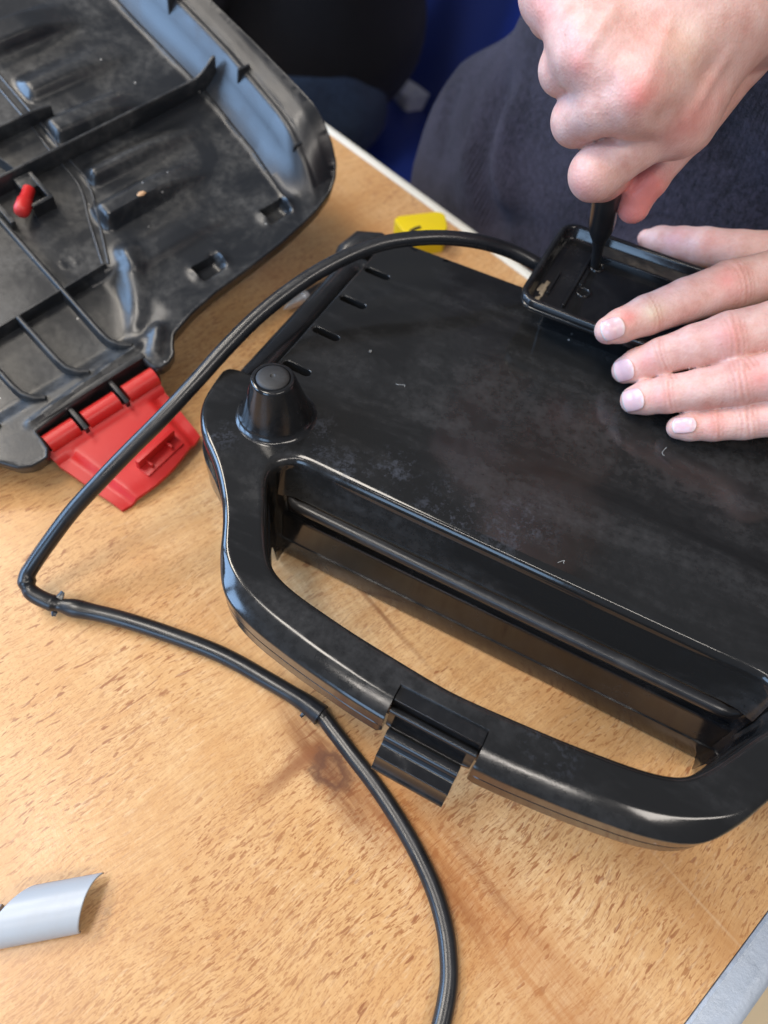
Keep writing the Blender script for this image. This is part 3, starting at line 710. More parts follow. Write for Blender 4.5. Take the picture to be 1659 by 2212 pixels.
for hx, hy in ((10.2, 15.42), (10.18, 17.95)):
    a_ = np.linspace(0, 2*math.pi, 33)[:-1]; rings = [np.column_stack([hx+r_*np.cos(a_), hy+r_*np.sin(a_), np.full(32, z_)]) for r_, z_ in ((.44, 9.83), (.42, 9.90), (.38, 9.93), (.33, 9.92), (.30, 9.86), (.29, 9.6))]
    mk('screw_boss', *loft(rings), M_GLOSS2, wrap, smooth=60)

# ------------------------------------------------------------------ power cord
cpts = [(1330, 640, 9.0), (1240, 605, 9.2), (1165, 573, 9.6), (1105, 543, 10.2), (1040, 523, 10.8), (970, 514, 11.1), (900, 515, 11.2), (835, 524, 11.1), (770, 545, 10.9), (700, 580, 10.5), (630, 625, 10.0), (560, 681, 9.4), (490, 750, 8.7), (420, 828, 7.9),
        (350, 903, 7.0), (285, 968, 6.1), (220, 1035, 5.2), (160, 1100, 4.2), (110, 1165, 3.1), (72, 1220, 2.1), (58, 1248, 1.7), (66, 1277, 1.35), (98, 1297, 1.1), (135, 1308, .9), (250, 1334, .62), (370, 1372, .52), (480, 1415, .46), (580, 1470, .44), (650, 1512, .43), (694, 1545, .42)]
cord = thing('power_cord', 'black rubber power cord looping over the toaster, with torn outer sheath and bare lower run', 'power cord', U(960, 2212, 0))
cp = catmull(np.array([U(*q) for q in cpts]), 10)
# straighten/kink: the sheath is creased at the bend
nC = len(cp); rad = np.full(nC, .40)
s_ = np.arange(nC)/nC
i_k = 10*20; rad = rad+.02*sstep(18*10, 24*10, np.arange(nC))
for ci, am, wd in ((203, .05, 3), (207, -.05, 2), (226, .03, 2), (229, -.08, 2.2), (233, .07, 2)): rad += am*np.exp(-((np.arange(nC)-ci)/wd)**2)
rad[-14:] += np.linspace(0, .13, 14)
def wob(a, i): return 1+.02*np.sin(2*a+i*.05)+.008*np.sin(5*a+i*.31)
sheath = mk('outer_sheath', *tube(cp, rad, 20, True, wob), M_CABLE, cord, world=True, smooth=60)
lpts = [(640, 1508, .40), (690, 1540, .38), (718, 1575, .36), (760, 1630, .36), (810, 1695, .36), (860, 1770, .36), (905, 1850, .36), (940, 1930, .36), (962, 2010, .36), (970, 2090, .36), (966, 2150, .36), (950, 2225, .36), (925, 2300, .36), (880, 2400, .36)]
lq = catmull(np.array([U(*q) for q in lpts]), 10)
def flat(a, i): return 1-.13*np.exp(-((np.angle(np.exp(1j*(a-.15))))/.28)**2)-.10*np.abs(np.cos(a))**4*0
mk('inner_cable', *tube(lq, .385, 24, True, flat), M_CABLE, cord, world=True, smooth=60)
# torn flaps of the sheath
def flap(px, py, z, ang, L, wd, lift):
    c = U(px, py, z); a = np.array([math.cos(ang), math.sin(ang), 0]); b_ = np.array([-a[1], a[0], 0])
    V = []; 
    for i in range(5):
        t = i/4
        for j in (-1, 0, 1): V.append(c+a*L*t+b_*wd*j*(1-.45*t)+np.array([0, 0, lift*t*t+.06*(1-abs(j))]))
    V = np.array(V); Fc = [[i*3+j, i*3+j+1, i*3+j+4, i*3+j+3] for i in range(4) for j in (0, 1)]
    V2 = V-np.array([0, 0, .05]); return join((V, Fc), (V2, [q[::-1] for q in Fc]))
tp = [flap(126, 1293, 1.25, 1.2, .38, .22, .12), flap(112, 1293, 1.2, 2.5, .3, .15, .1), flap(118, 1318, .55, -1.5, .3, .18, -.1), flap(690, 1528, .75, -.9, .5, .25, .02), flap(668, 1530, .5, -2.3, .55, .14, -.15), flap(62, 1232, 2.1, 2.6, .25, .2, .12), flap(70, 1222, 2.3, .3, .35, .12, .02)]
for q in tp: mk('torn_flap', *q, M_CABLE, sheath, world=True, smooth=60)

# ------------------------------------------------------------------ black case lid with red latch
def rotm(x, y, z): return Matrix.Rotation(math.radians(z), 3, 'Z') @ Matrix.Rotation(math.radians(y), 3, 'Y') @ Matrix.Rotation(math.radians(x), 3, 'X')
LR = rotm(18, -5, 49.5); L0 = np.array([-13, 31, 3.5]); LM = np.array(LR)
case = thing('case_lid', 'dusty black plastic case lid with inner ribs and red latch, tilted on the table', 'case lid', L0, LR)
rim = [(-17, 2.2, 0), (-14.5, 1.9, 0), (-13.2, 1.1, 0), (-12.7, .4, 0), (-12.1, -.5, 0), (-11.5, -.82, 0), (-10.7, -.85, 0), (-10.42, -.5, 0), (-10.36, .2, 0), (-10.34, .78, 0), (-9.5, .88, 0), (-6, 1.12, 0), (-3.2, 1.36, 0), (-2.72, 1.36, 0),
       (-2.62, .9, 0), (-2.56, .25, 0), (-2.3, .0, 0), (-1.7, .02, 0), (-1.2, .25, 0), (-.85, .8, 0), (-.35, 1.35, 0), (1.5, 1.9, 0), (3.8, 2.3, .05), (6.3, 2.52, .1), (9.7, 2.85, .15), (11.8, 3.2, .25), (13.5, 3.55, .4), (14.9, 4.0, .6), (15.7, 4.5, .85), (16.2, 5.1, 1.15),
       (16.45, 6.0, 1.6), (16.6, 7.5, 2.2), (16.65, 9.5, 2.75), (16.6, 14.4, 3), (16.35, 18.7, 3), (15.8, 24, 3), (15.0, 30, 3), (-17, 30, 3)]
rim2 = resample(np.array(rim), .22)
def rimh(x, y):
    return None
def gauss(d, s): return np.exp(-(d/s)**2)
def polyd(x, y, pts):
    d = np.full(np.shape(x), 1e9); P = np.stack([x, y], -1)
    for a, b_ in zip(pts[:-1], pts[1:]):
        a = np.array(a, float); b_ = np.array(b_, float); ab = b_-a; t = np.clip(((P-a)@ab)/(ab@ab), 0, 1); d = np.minimum(d, np.linalg.norm(P-a-t[..., None]*ab, axis=-1))
    return d
def lid_h(x, y):
    h = np.zeros_like(x)
    xi = np.interp(y, [3, 5.3, 9.5, 15, 25, 31], [11.7, 12.1, 12.75, 13.05, 12.8, 12.3])     # foot of the side wall
    u = x-xi
    s = sstep(3.2, 8.5, y)*.72+.28*sstep(2.6, 6.5, y)
    side = np.interp(u, [-.3, -.08, .12, .5, .9, 1.3, 1.75, 1.95, 2.25, 2.45, 3.4, 4], [0, .16, .10, .40, .84, 1.42, 2.25, 2.42, 2.46, 2.6, 3.0, 3.05])
    h += side*s
    fl = 1-sstep(-.4, 0, u)
    # grip pads: long raised bars with steep near flank and round left end
    def pad(y0, y1, x0, x1, hh, k=.28, slope=0):
        yy = y-slope*(x-x0)
        fy = sstep(y0-.02, y0+k, yy)*(1-sstep(y1-k*2.2, y1+.05, yy))
        fx = sstep(x0-.35, x0+.35, x)*(1-sstep(x0+3.0, x1, x)*.96)
        return hh*fy*fx
    h += fl*np.maximum.reduce([pad(9.2, 11.5, 1.1, 9.6, 1.0, .5), pad(12.2, 14.2, 2.3, 11.8, .8, .6), pad(5.6, 8.15, .4, 9.6, .3, .6, .02), pad(16.0, 18.4, 2.4, 9.5, .8, .5), pad(19.6, 22.2, 3.0, 11.5, .55, .7), pad(23.6, 26.6, 2.6, 10.2, .9, .5)])
    # slanted rounded column in the near corner
    d = polyd(x, y, [(.9, 7.4), (-.3, 5.2), (-1.7, 2.9)])
    h += .42*np.exp(-(d/.75)**2)*sstep(2.2, 3.4, y)
    # hexagon of step near the latch: lower pocket nearer than y=7
    h -= .55*(1-sstep(6.9, 7.05, y+.03*x))*sstep(-16, -15, x)*(1-sstep(-1.6, .6, x))*sstep(1.9, 3.2, y)
    # clip notches by the near edge
    for cx, cy in ((10.9, 4.9), (4.5, 3.9)):
        a, b_ = (x-cx), (y-cy-.05*(x-cx)); h -= .62*(1-sstep(.75, 1.05, np.abs(a)))*(sstep(-.75, -.35, b_))*(1-sstep(.42, .55, b_))
        h += .22*gauss(np.hypot((np.abs(a)-1.05)/.35, b_/.6), 1)
    # lip by the latch housing
    h += .35*gauss(polyd(x, y, [(-2.0, .9), (-1.2, 1.6), (-.9, 2.0)]), .45)
    h += .25*gauss(polyd(x, y, [(-10.2, 1.2), (-2.6, 1.8)]), .22)
    h += .16*np.sin(x*.55+1)*np.sin(y*.5)*.4
    # ring mark
    d = np.abs(np.hypot(x+2.3, y-8.7)-.45); h += .05*gauss(d, .07)
    # gentle crown and warp
    h += .25*gauss(polyd(x, y, [(-11, 8.5), (-11, 8.6)]), 2.5)*0
    return h
gx, gy = np.meshgrid(np.arange(-17, 17, .17), np.arange(-1, 30, .17)); G = np.stack([gx.ravel(), gy.ravel()], 1)
G = G+RNG.uniform(-.01, .01, G.shape)
XI = lambda y: np.interp(y, [3, 5.3, 9.5, 15, 25, 31], [11.7, 12.1, 12.75, 13.05, 12.8, 12.3])
G = G[G[:, 0] < XI(G[:, 1])-.45]
yy = np.arange(2.5, 30, .2)
G = np.concatenate([G]+[np.column_stack([XI(yy)+u, yy]) for u in (-.3, -.19, -.08, .02, .12, .5, .9, 1.3, 1.75, 1.85, 1.95, 2.1, 2.25, 2.35, 2.45, 2.8, 3.1, 3.4)])
G = G[inside(rim2[:, :2], G)]; G = G[mindist(rim2[::2, :2], G) > .13]
nr = normals2(rim2[:, :2])
P, T = cdt_fill([rim2[:, :2]], G)
hz = lid_h(P[:, 0], P[:, 1])
# at the very edge the surface meets the rim
V0 = np.column_stack([P, hz])
edge = np.column_stack([rim2[:, :2], lid_h(rim2[:, 0], rim2[:, 1])])
R = [edge, np.column_stack([rim2[:, :2]-nr*.06, edge[:, 2]+.03]), np.column_stack([rim2[:, :2]-nr*.14, edge[:, 2]-.02]), np.column_stack([rim2[:, :2]-nr*.17, edge[:, 2]-.12]), np.column_stack([rim2[:, :2]-nr*.12, edge[:, 2]-.9]), np.column_stack([rim2[:, :2]+nr*.5, edge[:, 2]-1.9]), np.column_stack([rim2[:, :2]+nr*1.0, np.minimum(edge[:, 2]-2.1, -2.1)])]
v, f = join((V0, T), loft(R), (R[-1], [list(range(len(rim2)))[::-1]]))
o = mk('tray', v, f, M_LID, case, smooth=50)
bm = bmesh.new(); bm.from_mesh(o.data); bmesh.ops.remove_doubles(bm, verts=bm.verts, dist=2e-5); bmesh.ops.recalc_face_normals(bm, faces=bm.faces); bm.to_mesh(o.data); bm.free(); o.data.set_sharp_from_angle(angle=math.radians(50))
tray_o = o
# smooth inner face of the side wall keeps a cleaner, shinier skin
o.data.materials.append(M_LIDW)
pc = np.empty(len(o.data.polygons)*3); o.data.polygons.foreach_get('center', pc); pc = pc.reshape(-1, 3)/CM
uu_ = pc[:, 0]-XI(pc[:, 1]); sel = (pc[:, 2] > lid_h(pc[:, 0], pc[:, 1])-.3) & (uu_ > 0) & (uu_ < 1.85) & (pc[:, 1] > 5.0)
rimsel = (uu_ > 1.9) & (pc[:, 1] > 4.5)
o.data.materials.append(plastic('dark_rim_plastic', (.008, .009, .011), .30, .2, (.04, .04, .042), .4, 30, .05, .2))
o.data.polygons.foreach_set('material_index', np.where(sel, 1, np.where(rimsel, 2, 0)).astype(np.int32))
def wall_rib(path, hfn, t=.13, name='rib', z0=-.7):
    P = np.array(path, float); T_ = np.gradient(P[:, :2], axis=0); T_ /= np.linalg.norm(T_, axis=1)[:, None]; n = np.stack([-T_[:, 1], T_[:, 0]], 1)
    R = []
    for i in range(len(P)):
        hb = lid_h(np.array([P[i, 0]]), np.array([P[i, 1]]))[0]; ht = P[i, 2]
        R.append(np.array([[*(P[i, :2]+n[i]*t), min(hb, ht)-.3], [*(P[i, :2]+n[i]*t*.7), ht-.05], [*(P[i, :2]+n[i]*t*.4), ht], [*(P[i, :2]-n[i]*t*.4), ht], [*(P[i, :2]-n[i]*t*.7), ht-.05], [*(P[i, :2]-n[i]*t), min(hb, ht)-.3]]))
    return mk(name, *loft(R, closed=True, cap0=True, cap1=True), M_LID, case, smooth=50)
def line(a, b_, n=12): 
    a = np.array(a, float); b_ = np.array(b_, float); return [a+(b_-a)*i/(n-1) for i in range(n)]
wall_rib(line((-17, 14.6, 1.25), (12.4, 15.25, 1.3))+[np.array(q) for q in ((12.9, 15.26, 1.5), (13.4, 15.27, 1.85), (13.9, 15.28, 2.3), (14.1, 15.28, 2.3))], None, .15)
wall_rib(line((-17, 18.0, 1.0), (2.2, 18.35, 1.0))+[np.array(q) for q in ((2.8, 18.36, .9), (3.4, 18.37, .8))], None, .14)
wall_rib(line((-17, 6.75, .35), (-.7, 7.3, .42)), None, .13)
for x_ in (-3.75, -6.75, -9.6, -12.5):
    y1 = 13.4 if x_ > -5 else 7.0
    wall_rib(line((x_-.1, y1, .45), (x_, 3.6, .42))+[np.array(q) for q in ((x_+.12, 2.9, .35), (x_+.5, 2.35, .28), (x_+1.0, 2.05, .2))], None, .2)
for off in (0, .6):
    pth = catmull(np.array([(1.9+off, 24, 0), (1.8+off, 19, 0), (1.6+off, 16, 0), (1.5+off, 13, 0), (.4+off, 10.4, 0), (-.8+off*.6, 7.4, 0)]), 8)
    pth[:, 2] = lid_h(pth[:, 0], pth[:, 1])-.02
    mk('ridge', *tube(pth, .10, 10), M_LIDW, case, smooth=60)
wall_rib(line((-2.2, 19.5, .9), (-1.2, 15.3, .9), 6), None, .1)
for x_, y_, z_ in ((15.05, 13.2, 2.55), (14.9, 20.4, 2.55), (14.6, 6.9, 1.9)):
    P = [(x_-.55, y_+.0, z_-.55), (x_-.2, y_, z_-.0), (x_+.35, y_+.05, z_+.35)]
    mk('clip', *join(rbox(x_-.65, x_+.3, y_-.09, y_+.09, z_-1.1, z_+.22, .03)), M_LID, case)
# red release peg in its bracket
mk('peg_bracket', *join(rbox(-2.0, -.55, 12.35, 12.6, -.2, 1.0, .04), rbox(-.8, -.55, 12.5, 14.6, -.2, 1.0, .04), rbox(-1.75, -.75, 13.6, 14.7, .1, .9, .05), rbox(-3.6, -3.3, 12.3, 14.4, -.2, .7, .04)), M_LID, case)
mk('release_peg', *join(tube([(-1.35, 13.75, .72), (-1.75, 13.35, .80), (-2.1, 13.0, .88)], [.36, .36, .40], 18), tube([(-1.95, 13.15, .85), (-2.1, 13.0, .88), (-2.6, 12.52, .98), (-2.78, 12.34, 1.02), (-2.84, 12.28, 1.03)], [.36, .46, .47, .40, .2], 20)), M_RED, case, smooth=60)
# dark housing behind the latch barrel
mk('latch_housing', *join(rbox(-10.3, -2.6, .95, 1.3, -1.9, .12, .04), rbox(-10.3, -2.6, -.2, 1.3, -2.0, -1.7, .04), rbox(-10.5, -10.3, -.6, 1.0, -1.9, -.15, .04), rbox(-2.62, -2.42, -.1, 1.3, -1.9, -.15, .04)), M_SATIN, case)
for x_ in (-7.95, -5.15): mk('hinge_web', *rbox(x_-.13, x_+.13, -.75, 1.0, -1.6, -.15, .03), M_SATIN, case)
# latch: barrel in three lengths, plate hanging to the table
A_ = LM[:, 0]; B_ = LM[:, 1]
hl_w = L0+LM@np.array([-10.2, -.05, -.72]); hr_w = L0+LM@np.array([-2.75, -.05, -.72])
for x0_, x1_ in ((-10.15, -8.25), (-7.65, -5.45), (-4.85, -2.75)):
    mk('latch_barrel', *tube(line((x0_, -.05, -.72), (x1_, -.05, -.72), 4), .60, 24), M_RED, case, smooth=50)
tl, tr = hl_w+np.array([.15, -.55, -.35]), hr_w+np.array([.3, -.3, -.35])
bl, brr = U(262, 1100, .35), U(432, 940, .9)
def bil(u, v_): return tl*(1-u)*(1-v_)+tr*u*(1-v_)+bl*(1-u)*v_+brr*u*v_
NU, NV = 41, 33
def plate_pt(u, v_):
    # outline: straight sides, slightly bowed end
    v2 = v_*(1+.10*math.sin(math.pi*u)*v_)
    p = bil(u, v2); q = 0
    if v_ < .1: q += .25*(1-v_/.1)
    e1 = min(abs(u-.0), abs(1-u)); q += -.28*(1-float(sstep(.10, .16, e1)))*(1 if v_ > .12 else 0)
    q += .18*float(sstep(.62, .9, v_))
    q += .30*math.sin(math.pi*v_)*.6
    return p+np.array([0, 0, q])
V = np.array([plate_pt(i/(NU-1), j/(NV-1)) for j in range(NV) for i in range(NU)])
Fc = [[j*NU+i, j*NU+i+1, (j+1)*NU+i+1, (j+1)*NU+i] for j in range(NV-1) for i in range(NU-1)]
V2 = V-np.array([0, 0, .22]); bd = [i for i in range(NU)]+[j*NU+NU-1 for j in range(1, NV)]+[(NV-1)*NU+i for i in range(NU-2, -1, -1)]+[j*NU for j in range(NV-2, 0, -1)]
n = len(V); side = [[bd[k], bd[(k+1) % len(bd)], n+bd[(k+1) % len(bd)], n+bd[k]] for k in range(len(bd))]
o = mk('latch_plate', np.concatenate([V, V2]), Fc+[[q+n for q in x[::-1]] for x in Fc]+side, M_RED, case, world=True, smooth=40); fix_normals(o); o.data.set_sharp_from_angle(angle=math.radians(40))
# small hooked lug on the plate
c0 = plate_pt(.58, .74); uu = (brr-bl); uu = uu/np.linalg.norm(uu); vv = (bl-tl); vv = vv-uu*(vv@uu); vv /= np.linalg.norm(vv); nn_ = np.cross(uu, vv); nn_ = nn_ if nn_[2] > 0 else -nn_
bx, bf = rbox(-1.45, 1.45, -.14, .14, -.1, .95, .03); bx2, bf2 = rbox(-1.45, 1.45, .1, .8, -.1, .12, .03); bx3, bf3 = rbox(.65, .8, .1, .6, -.1, .5, .02); bx4, bf4 = rbox(-.95, -.8, .1, .6, -.1, .5, .02)
vb, fb = join((bx, bf), (bx2, bf2), (bx3, bf3), (bx4, bf4))
mk('latch_lug', np.array([c0+uu*a+vv*b_+nn_*(c_+.02) for a, b_, c_ in vb]), fb, M_RED, case, world=True)
# crumb lying in the lid
cr = L0+LM@np.array([3.9, 9.75, lid_h(np.array([3.9]), np.array([9.75]))[0]+.08])
v, f = lathe([(.02, -.1), (.17, -.06), (.2, 0), (.14, .08), (.02, .1)], 12); v[:, 0] *= 1.6; v = v @ np.array(Matrix.Rotation(.9, 3, 'Z')).T+cr
mk_c = thing('crumb', 'small tan crumb lying inside the black case lid', 'crumb', cr)
mk('flake', v, f, M_CRUMB, mk_c, world=True)

# ------------------------------------------------------------------ yellow screwdriver behind the toaster
ysd = thing('screwdriver', 'yellow handled screwdriver with pointed steel tip lying behind the toaster', 'screwdriver', U(655, 640, 0))
p0, p1 = U(612, 668, .55), U(672, 631, .7)
d = p1-p0; d[2] = 0; d /= np.linalg.norm(d); s2 = np.cross([0, 0, 1.], d)
def cross_tip():
    rings = []
    for t, r_ in ((0, .02), (.35, .16), (.9, .30), (1.5, .36), (1.9, .36)):
        a = np.arange(16)/16*2*math.pi; k = 1-.45*(np.cos(4*a)*.5+.5)*(1 if t < 1.5 else 0)
        rings.append(p0+d*t+(r_*k)[:, None]*(np.cos(a)[:, None]*s2+np.sin(a)[:, None]*np.array([0, 0, 1.])))
    return loft(rings, cap0=True, cap1=True)
mk('tip', *cross_tip(), M_STEEL, ysd, world=True)
mk('collar', *tube([p0+d*1.85, p0+d*2.2], .46, 20), M_STEEL, ysd, world=True)
ye = U(905, 500, 1.1)
mk('shaft', *tube(catmull(np.array([p0+d*2.15, p0+d*4.2, U(760, 590, .9), U(845, 530, 1.1)]), 6), .42, 16), M_SATIN, ysd, world=True, smooth=60)
# yellow grip, a rounded block with a slot
q0, q1 = U(838, 524, 1.0), U(985, 522, 1.0)
ax_ = q1-q0; Ln = np.linalg.norm(ax_); ax_ /= Ln
gv = []
yb, yf = rbox(-1.95, 1.95, -1.3, 1.3, 0, 1.9, .7, 6); yc_ = U(908, 528, .0)
ya = math.atan2(*(U(968, 520, 1)-U(845, 508, 1))[[1, 0]]); yr = np.array(Matrix.Rotation(ya+.35, 3, 'Z')); yb[:, 0] *= 1+.10*np.sin(yb[:, 1]*1.2)
hd = mk('grip', yb @ yr.T+yc_, yf, M_YEL, ysd, world=True, smooth=50)
sl = [U(886, 500, 1.92), U(897, 494, 1.93), U(908, 491, 1.92)]
mk('slot', *tube(catmull(np.array(sl), 4), .13, 10), M_DARKSLOT, hd, world=True, smooth=60)

# ------------------------------------------------------------------ curled grey strip
strip = thing('plastic_strip', 'curled light grey plastic strip lying at the lower left of the table', 'plastic strip', U(100, 2000, 0))
e0, e1 = U(-160, 2070, 0), U(178, 2004, 0)          # near long edge
ax_ = e1-e0; Ln = np.linalg.norm(ax_); ax_ /= Ln; sd = np.array([-ax_[1], ax_[0], 0])
NA, NB = 30, 60; Rr = .80
V = []
for j in range(NB+1):
    for i in range(NA+1):
        th = i/NA                                   # 0 near edge .. 1 far edge
        a = math.radians(200-185*th)
        t1_ = j/NB
        end = Ln+.95*th-.20*math.sin(math.pi*th)          # slanted right end
        start = float(np.interp(th, [0, .3, .45, .6, .8, 1], [0, 1.1, 2.2, 3.0, 3.6, 4.2]))
        along = start+(end-start)*t1_
        V.append(e0+ax_*along+sd*(Rr*1.03+Rr*1.25*math.cos(a))+np.array([0, 0, .45+Rr*.95*math.sin(a)]))
V = np.array(V); V[:, 2] = np.maximum(V[:, 2], .03)
W_ = NA+1
Fc = [[j*W_+i, j*W_+i+1, (j+1)*W_+i+1, (j+1)*W_+i] for j in range(NB) for i in range(NA)]
o = mk('curl', V, Fc, M_GREYP, strip, world=True, smooth=70)
md = o.modifiers.new('thick', 'SOLIDIFY'); md.thickness = .0006; md.offset = -1
i0, i1 = U(-160, 1990, .0), U(12, 1972, .0)
mk('inner_tongue', *rbox(0, 1, 0, 1, 0, 1) if False else tube([U(-160, 1992, .3), U(-40, 1976, .3), U(4, 1968, .3)], [.3, .3, .26], 16), M_GREYP, strip, world=True, smooth=70)

# ------------------------------------------------------------------ people
def ch(conv, pts):
    """joints (zoom px, height, half width px) -> list of (point, radius)"""
    out = []
    for x, y, z, hw in pts:
        p = U(*conv(x, y), z); out.append((p, hw/2.866*768/1659*depth(p)/FPX))
    return out
def chain_fn(J):
    def fn(P):
        d = None
        for (a, ra), (b_, rb) in zip(J[:-1], J[1:]):
            q = seg_d(P, a, b_, ra, rb); d = q if d is None else smin(d, q, .18)
        return d
    return fn
def deeper(conv, x, y, z, hw): return (x, y, z, hw)
# left hand, flat over the wrap
LH = {
 'index': ch(F1, [(672, 806, 10.95, 86), (745, 780, 11.05, 104), (905, 714, 11.35, 122), (1150, 622, 11.8, 135), (1425, 532, 12.3, 154), (1700, 462, 12.6, 150), (2050, 380, 12.8, 165)]),
 'middle': ch(F1, [(778, 1052, 9.25, 84), (850, 1025, 9.7, 104), (1000, 968, 10.5, 114), (1210, 903, 11.3, 132), (1420, 850, 12.0, 156), (1700, 780, 12.6, 156), (2080, 700, 13.0, 170)]),
 'ring': ch(F1, [(835, 1238, 8.9, 88), (905, 1222, 9.2, 106), (1040, 1202, 9.7, 116), (1240, 1172, 10.3, 124), (1470, 1128, 11.0, 142), (1700, 1085, 11.7, 146), (2060, 1010, 12.5, 165)]),
 'little': ch(F1, [(1105, 1408, 8.75, 72), (1170, 1402, 8.9, 88), (1320, 1395, 9.2, 96), (1510, 1374, 9.6, 108), (1720, 1345, 10.2, 116), (2040, 1280, 11.6, 150)]),
 'thumb': ch(F1, [(905, 235, 9.9, 52), (985, 252, 10.1, 86), (1120, 275, 10.4, 104), (1260, 292, 10.8, 116), (1480, 318, 11.2, 124), (1760, 350, 11.5, 150), (2100, 420, 11.8, 200)]),
}
wristL = ch(F1, [(2600, 760, 12.5, 330)])[0]
LHp = [[LH[k][-1], wristL] for k in LH] + [[LH['index'][-1], LH['middle'][-1]], [LH['middle'][-1], LH['ring'][-1]], [LH['ring'][-1], LH['little'][-1]], [LH['thumb'][-1], LH['index'][-1]]]
RH = {
 'index': ch(H1, [(1090, 720, 19.6, 195), (850, 880, 18.7, 160), (590, 1075, 17.6, 160), (640, 1085, 16.6, 150), (780, 1040, 15.9, 125)]),
 'middle': ch(H1, [(820, 560, 21.0, 168), (640, 660, 20.3, 160), (480, 738, 19.1, 158), (540, 760, 18.0, 140), (660, 760, 17.2, 120)]),
 'ring': ch(H1, [(560, 300, 21.8, 150), (480, 365, 21.2, 156), (405, 420, 20.6, 160), (470, 470, 19.0, 140), (600, 480, 18.2, 120)]),
 'little': ch(H1, [(330, -50, 22.6, 160), (318, 10, 21.9, 152), (325, 70, 21.3, 148), (430, 200, 19.8, 120), (560, 240, 19.2, 100)]),
 'thumb': ch(H1, [(828, 1280, 15.0, 98), (850, 1200, 15.5, 112), (925, 1110, 16.2, 115), (1040, 960, 17.0, 115), (1180, 800, 18.2, 135), (1480, 330, 20.6, 190)]),
}
wristR = ch(H1, [(1640, -90, 23.3, 262)])[0]
RHp = [[RH['index'][0], ch(H1, [(1470, 215, 22.2, 195)])[0], wristR], [RH['middle'][0], ch(H1, [(1420, 90, 23.0, 215)])[0], wristR], [RH['ring'][0], ch(H1, [(1200, -60, 23.6, 205)])[0], wristR], [RH['little'][0], ch(H1, [(1000, -220, 23.6, 190)])[0], wristR],
       [RH['thumb'][-1], wristR], [RH['index'][0], RH['middle'][0]], [RH['middle'][0], RH['ring'][0]], [RH['ring'][0], RH['little'][0]]]
def hand_sdf(H, palm, kf=.10, kp=.9, bumps=(), kj=.5):
    fns = [chain_fn(H[k]) for k in H]; pf = [chain_fn(p) for p in palm]
    def fn(P):
        d = None
        for q in fns:
            e = q(P); d = e if d is None else smin(d, e, kf)
        p = None
        for q in pf:
            e = q(P); p = e if p is None else smin(p, e, kp)
        d = smin(d, p, kj)
        for c_, s_, a_ in bumps: d = d-a_*np.exp(-((P-c_)**2).sum(-1)/s_**2)
        return d
    return fn
def pt(conv, x, y, z): return U(*conv(x, y), z)
def surf(fn, px, py):                          # where a sight line meets a surface
    d = U(px, py, 0)-EYE; d /= np.linalg.norm(d); t = 8.0
    for _ in range(160):
        q = float(fn((EYE+d*t)[None])[0])
        if q < .01: break
        t += max(q*.8, .008)
    return EYE+d*t
shR, shL = np.array([12.5, 69, 36.]), np.array([38., 41, 36.])
elR, elL = np.array([34., 47, 30.]), np.array([46., 32, 14.])
LHp.append([wristL, (wristL[0]+(elL-wristL[0])*.34, 3.0)]); RHp.append([wristR, (wristR[0]+(elR-wristR[0])*.36, 3.1)])
fR0 = hand_sdf(RH, RHp, .06, 1.5, (), .3)
SR = lambda x, y: surf(fR0, *H1(x, y))
bR = [(SR(850, 600), .48, .13), (SR(490, 385), .42, .11), (SR(1170, 730), .5, .08), (SR(250, 60), .42, .07)]
for a, b_ in (((880, 560), (1060, 120)), ((520, 340), (720, 20)), ((1200, 680), (1420, 330))):
    for t in np.linspace(.1, 1, 9): bR.append((SR(a[0]+(b_[0]-a[0])*t, a[1]+(b_[1]-a[1])*t), .26, .045))
for x, y, r_, a_ in ((655, 545, .42, -.10), (1010, 720, .42, -.10), (380, 250, .36, -.08), (760, 330, .5, -.05), (1080, 470, .5, -.06), (1290, 430, .40, -.08)): bR.append((SR(x, y), r_, a_))
bL = [(pt(F1, 1425, 500, 13.1), .5, .04), (pt(F1, 1420, 830, 12.9), .5, .04)]
fL = hand_sdf(LH, LHp, .14, .9, bL); fR = hand_sdf(RH, RHp, .06, 1.5, bR, .3)
# forearms and the rest of the worker
chest, belly = np.array([25., 56, 28]), np.array([24.5, 55, -4])
def body_fn(P):
    d = seg_d(P, wristR[0], elR, 2.9, 4.2); d = smin(d, seg_d(P, elR, shR, 4.2, 5.2), 2)
    e = seg_d(P, wristL[0], elL, 2.9, 4.2); e = smin(e, seg_d(P, elL, shL, 4.2, 5.2), 2)
    t = smin(seg_d(P, chest, belly, 10.5, 11), seg_d(P, shR, shL, 6, 6), 4)
    t = smin(t, seg_d(P, chest+[0, 0, 12], chest+[-2, -2, 22], 5.5, 5.2), 3)
    hd_ = np.linalg.norm((P-(chest+np.array([-3.5, -3.5, 32])))/np.array([.8, .8, 1.08]), axis=-1)-9.6
    t = smin(t, hd_, 2)
    return smin(smin(t, d, 2), e, 2)
worker = thing('person', 'person in a navy knit jumper pressing on the toaster and turning a screwdriver', 'person', (24, 54, -73))
lo = pt(F1, 560, 1560, 7.8); 
vL, qL = mesh_sdf(fL, (9.0, 20.0, 7.9), (34.5, 38.0, 17.2), .095)
vR, qR = mesh_sdf(fR, (2.0, 19.5, 13.2), (23.5, 45.0, 30.5), .11)
vB, qB = mesh_sdf(body_fn, (-2, 24, -16), (58, 82, 74), .9)
# drop the open ends of the fine meshes outside the picture: they sink into the arms
V = np.concatenate([vL, vR, vB]); Q = np.concatenate([qL, qR+len(vL), qB+len(vL)+len(vR)])
nfine = len(vL)+len(vR)
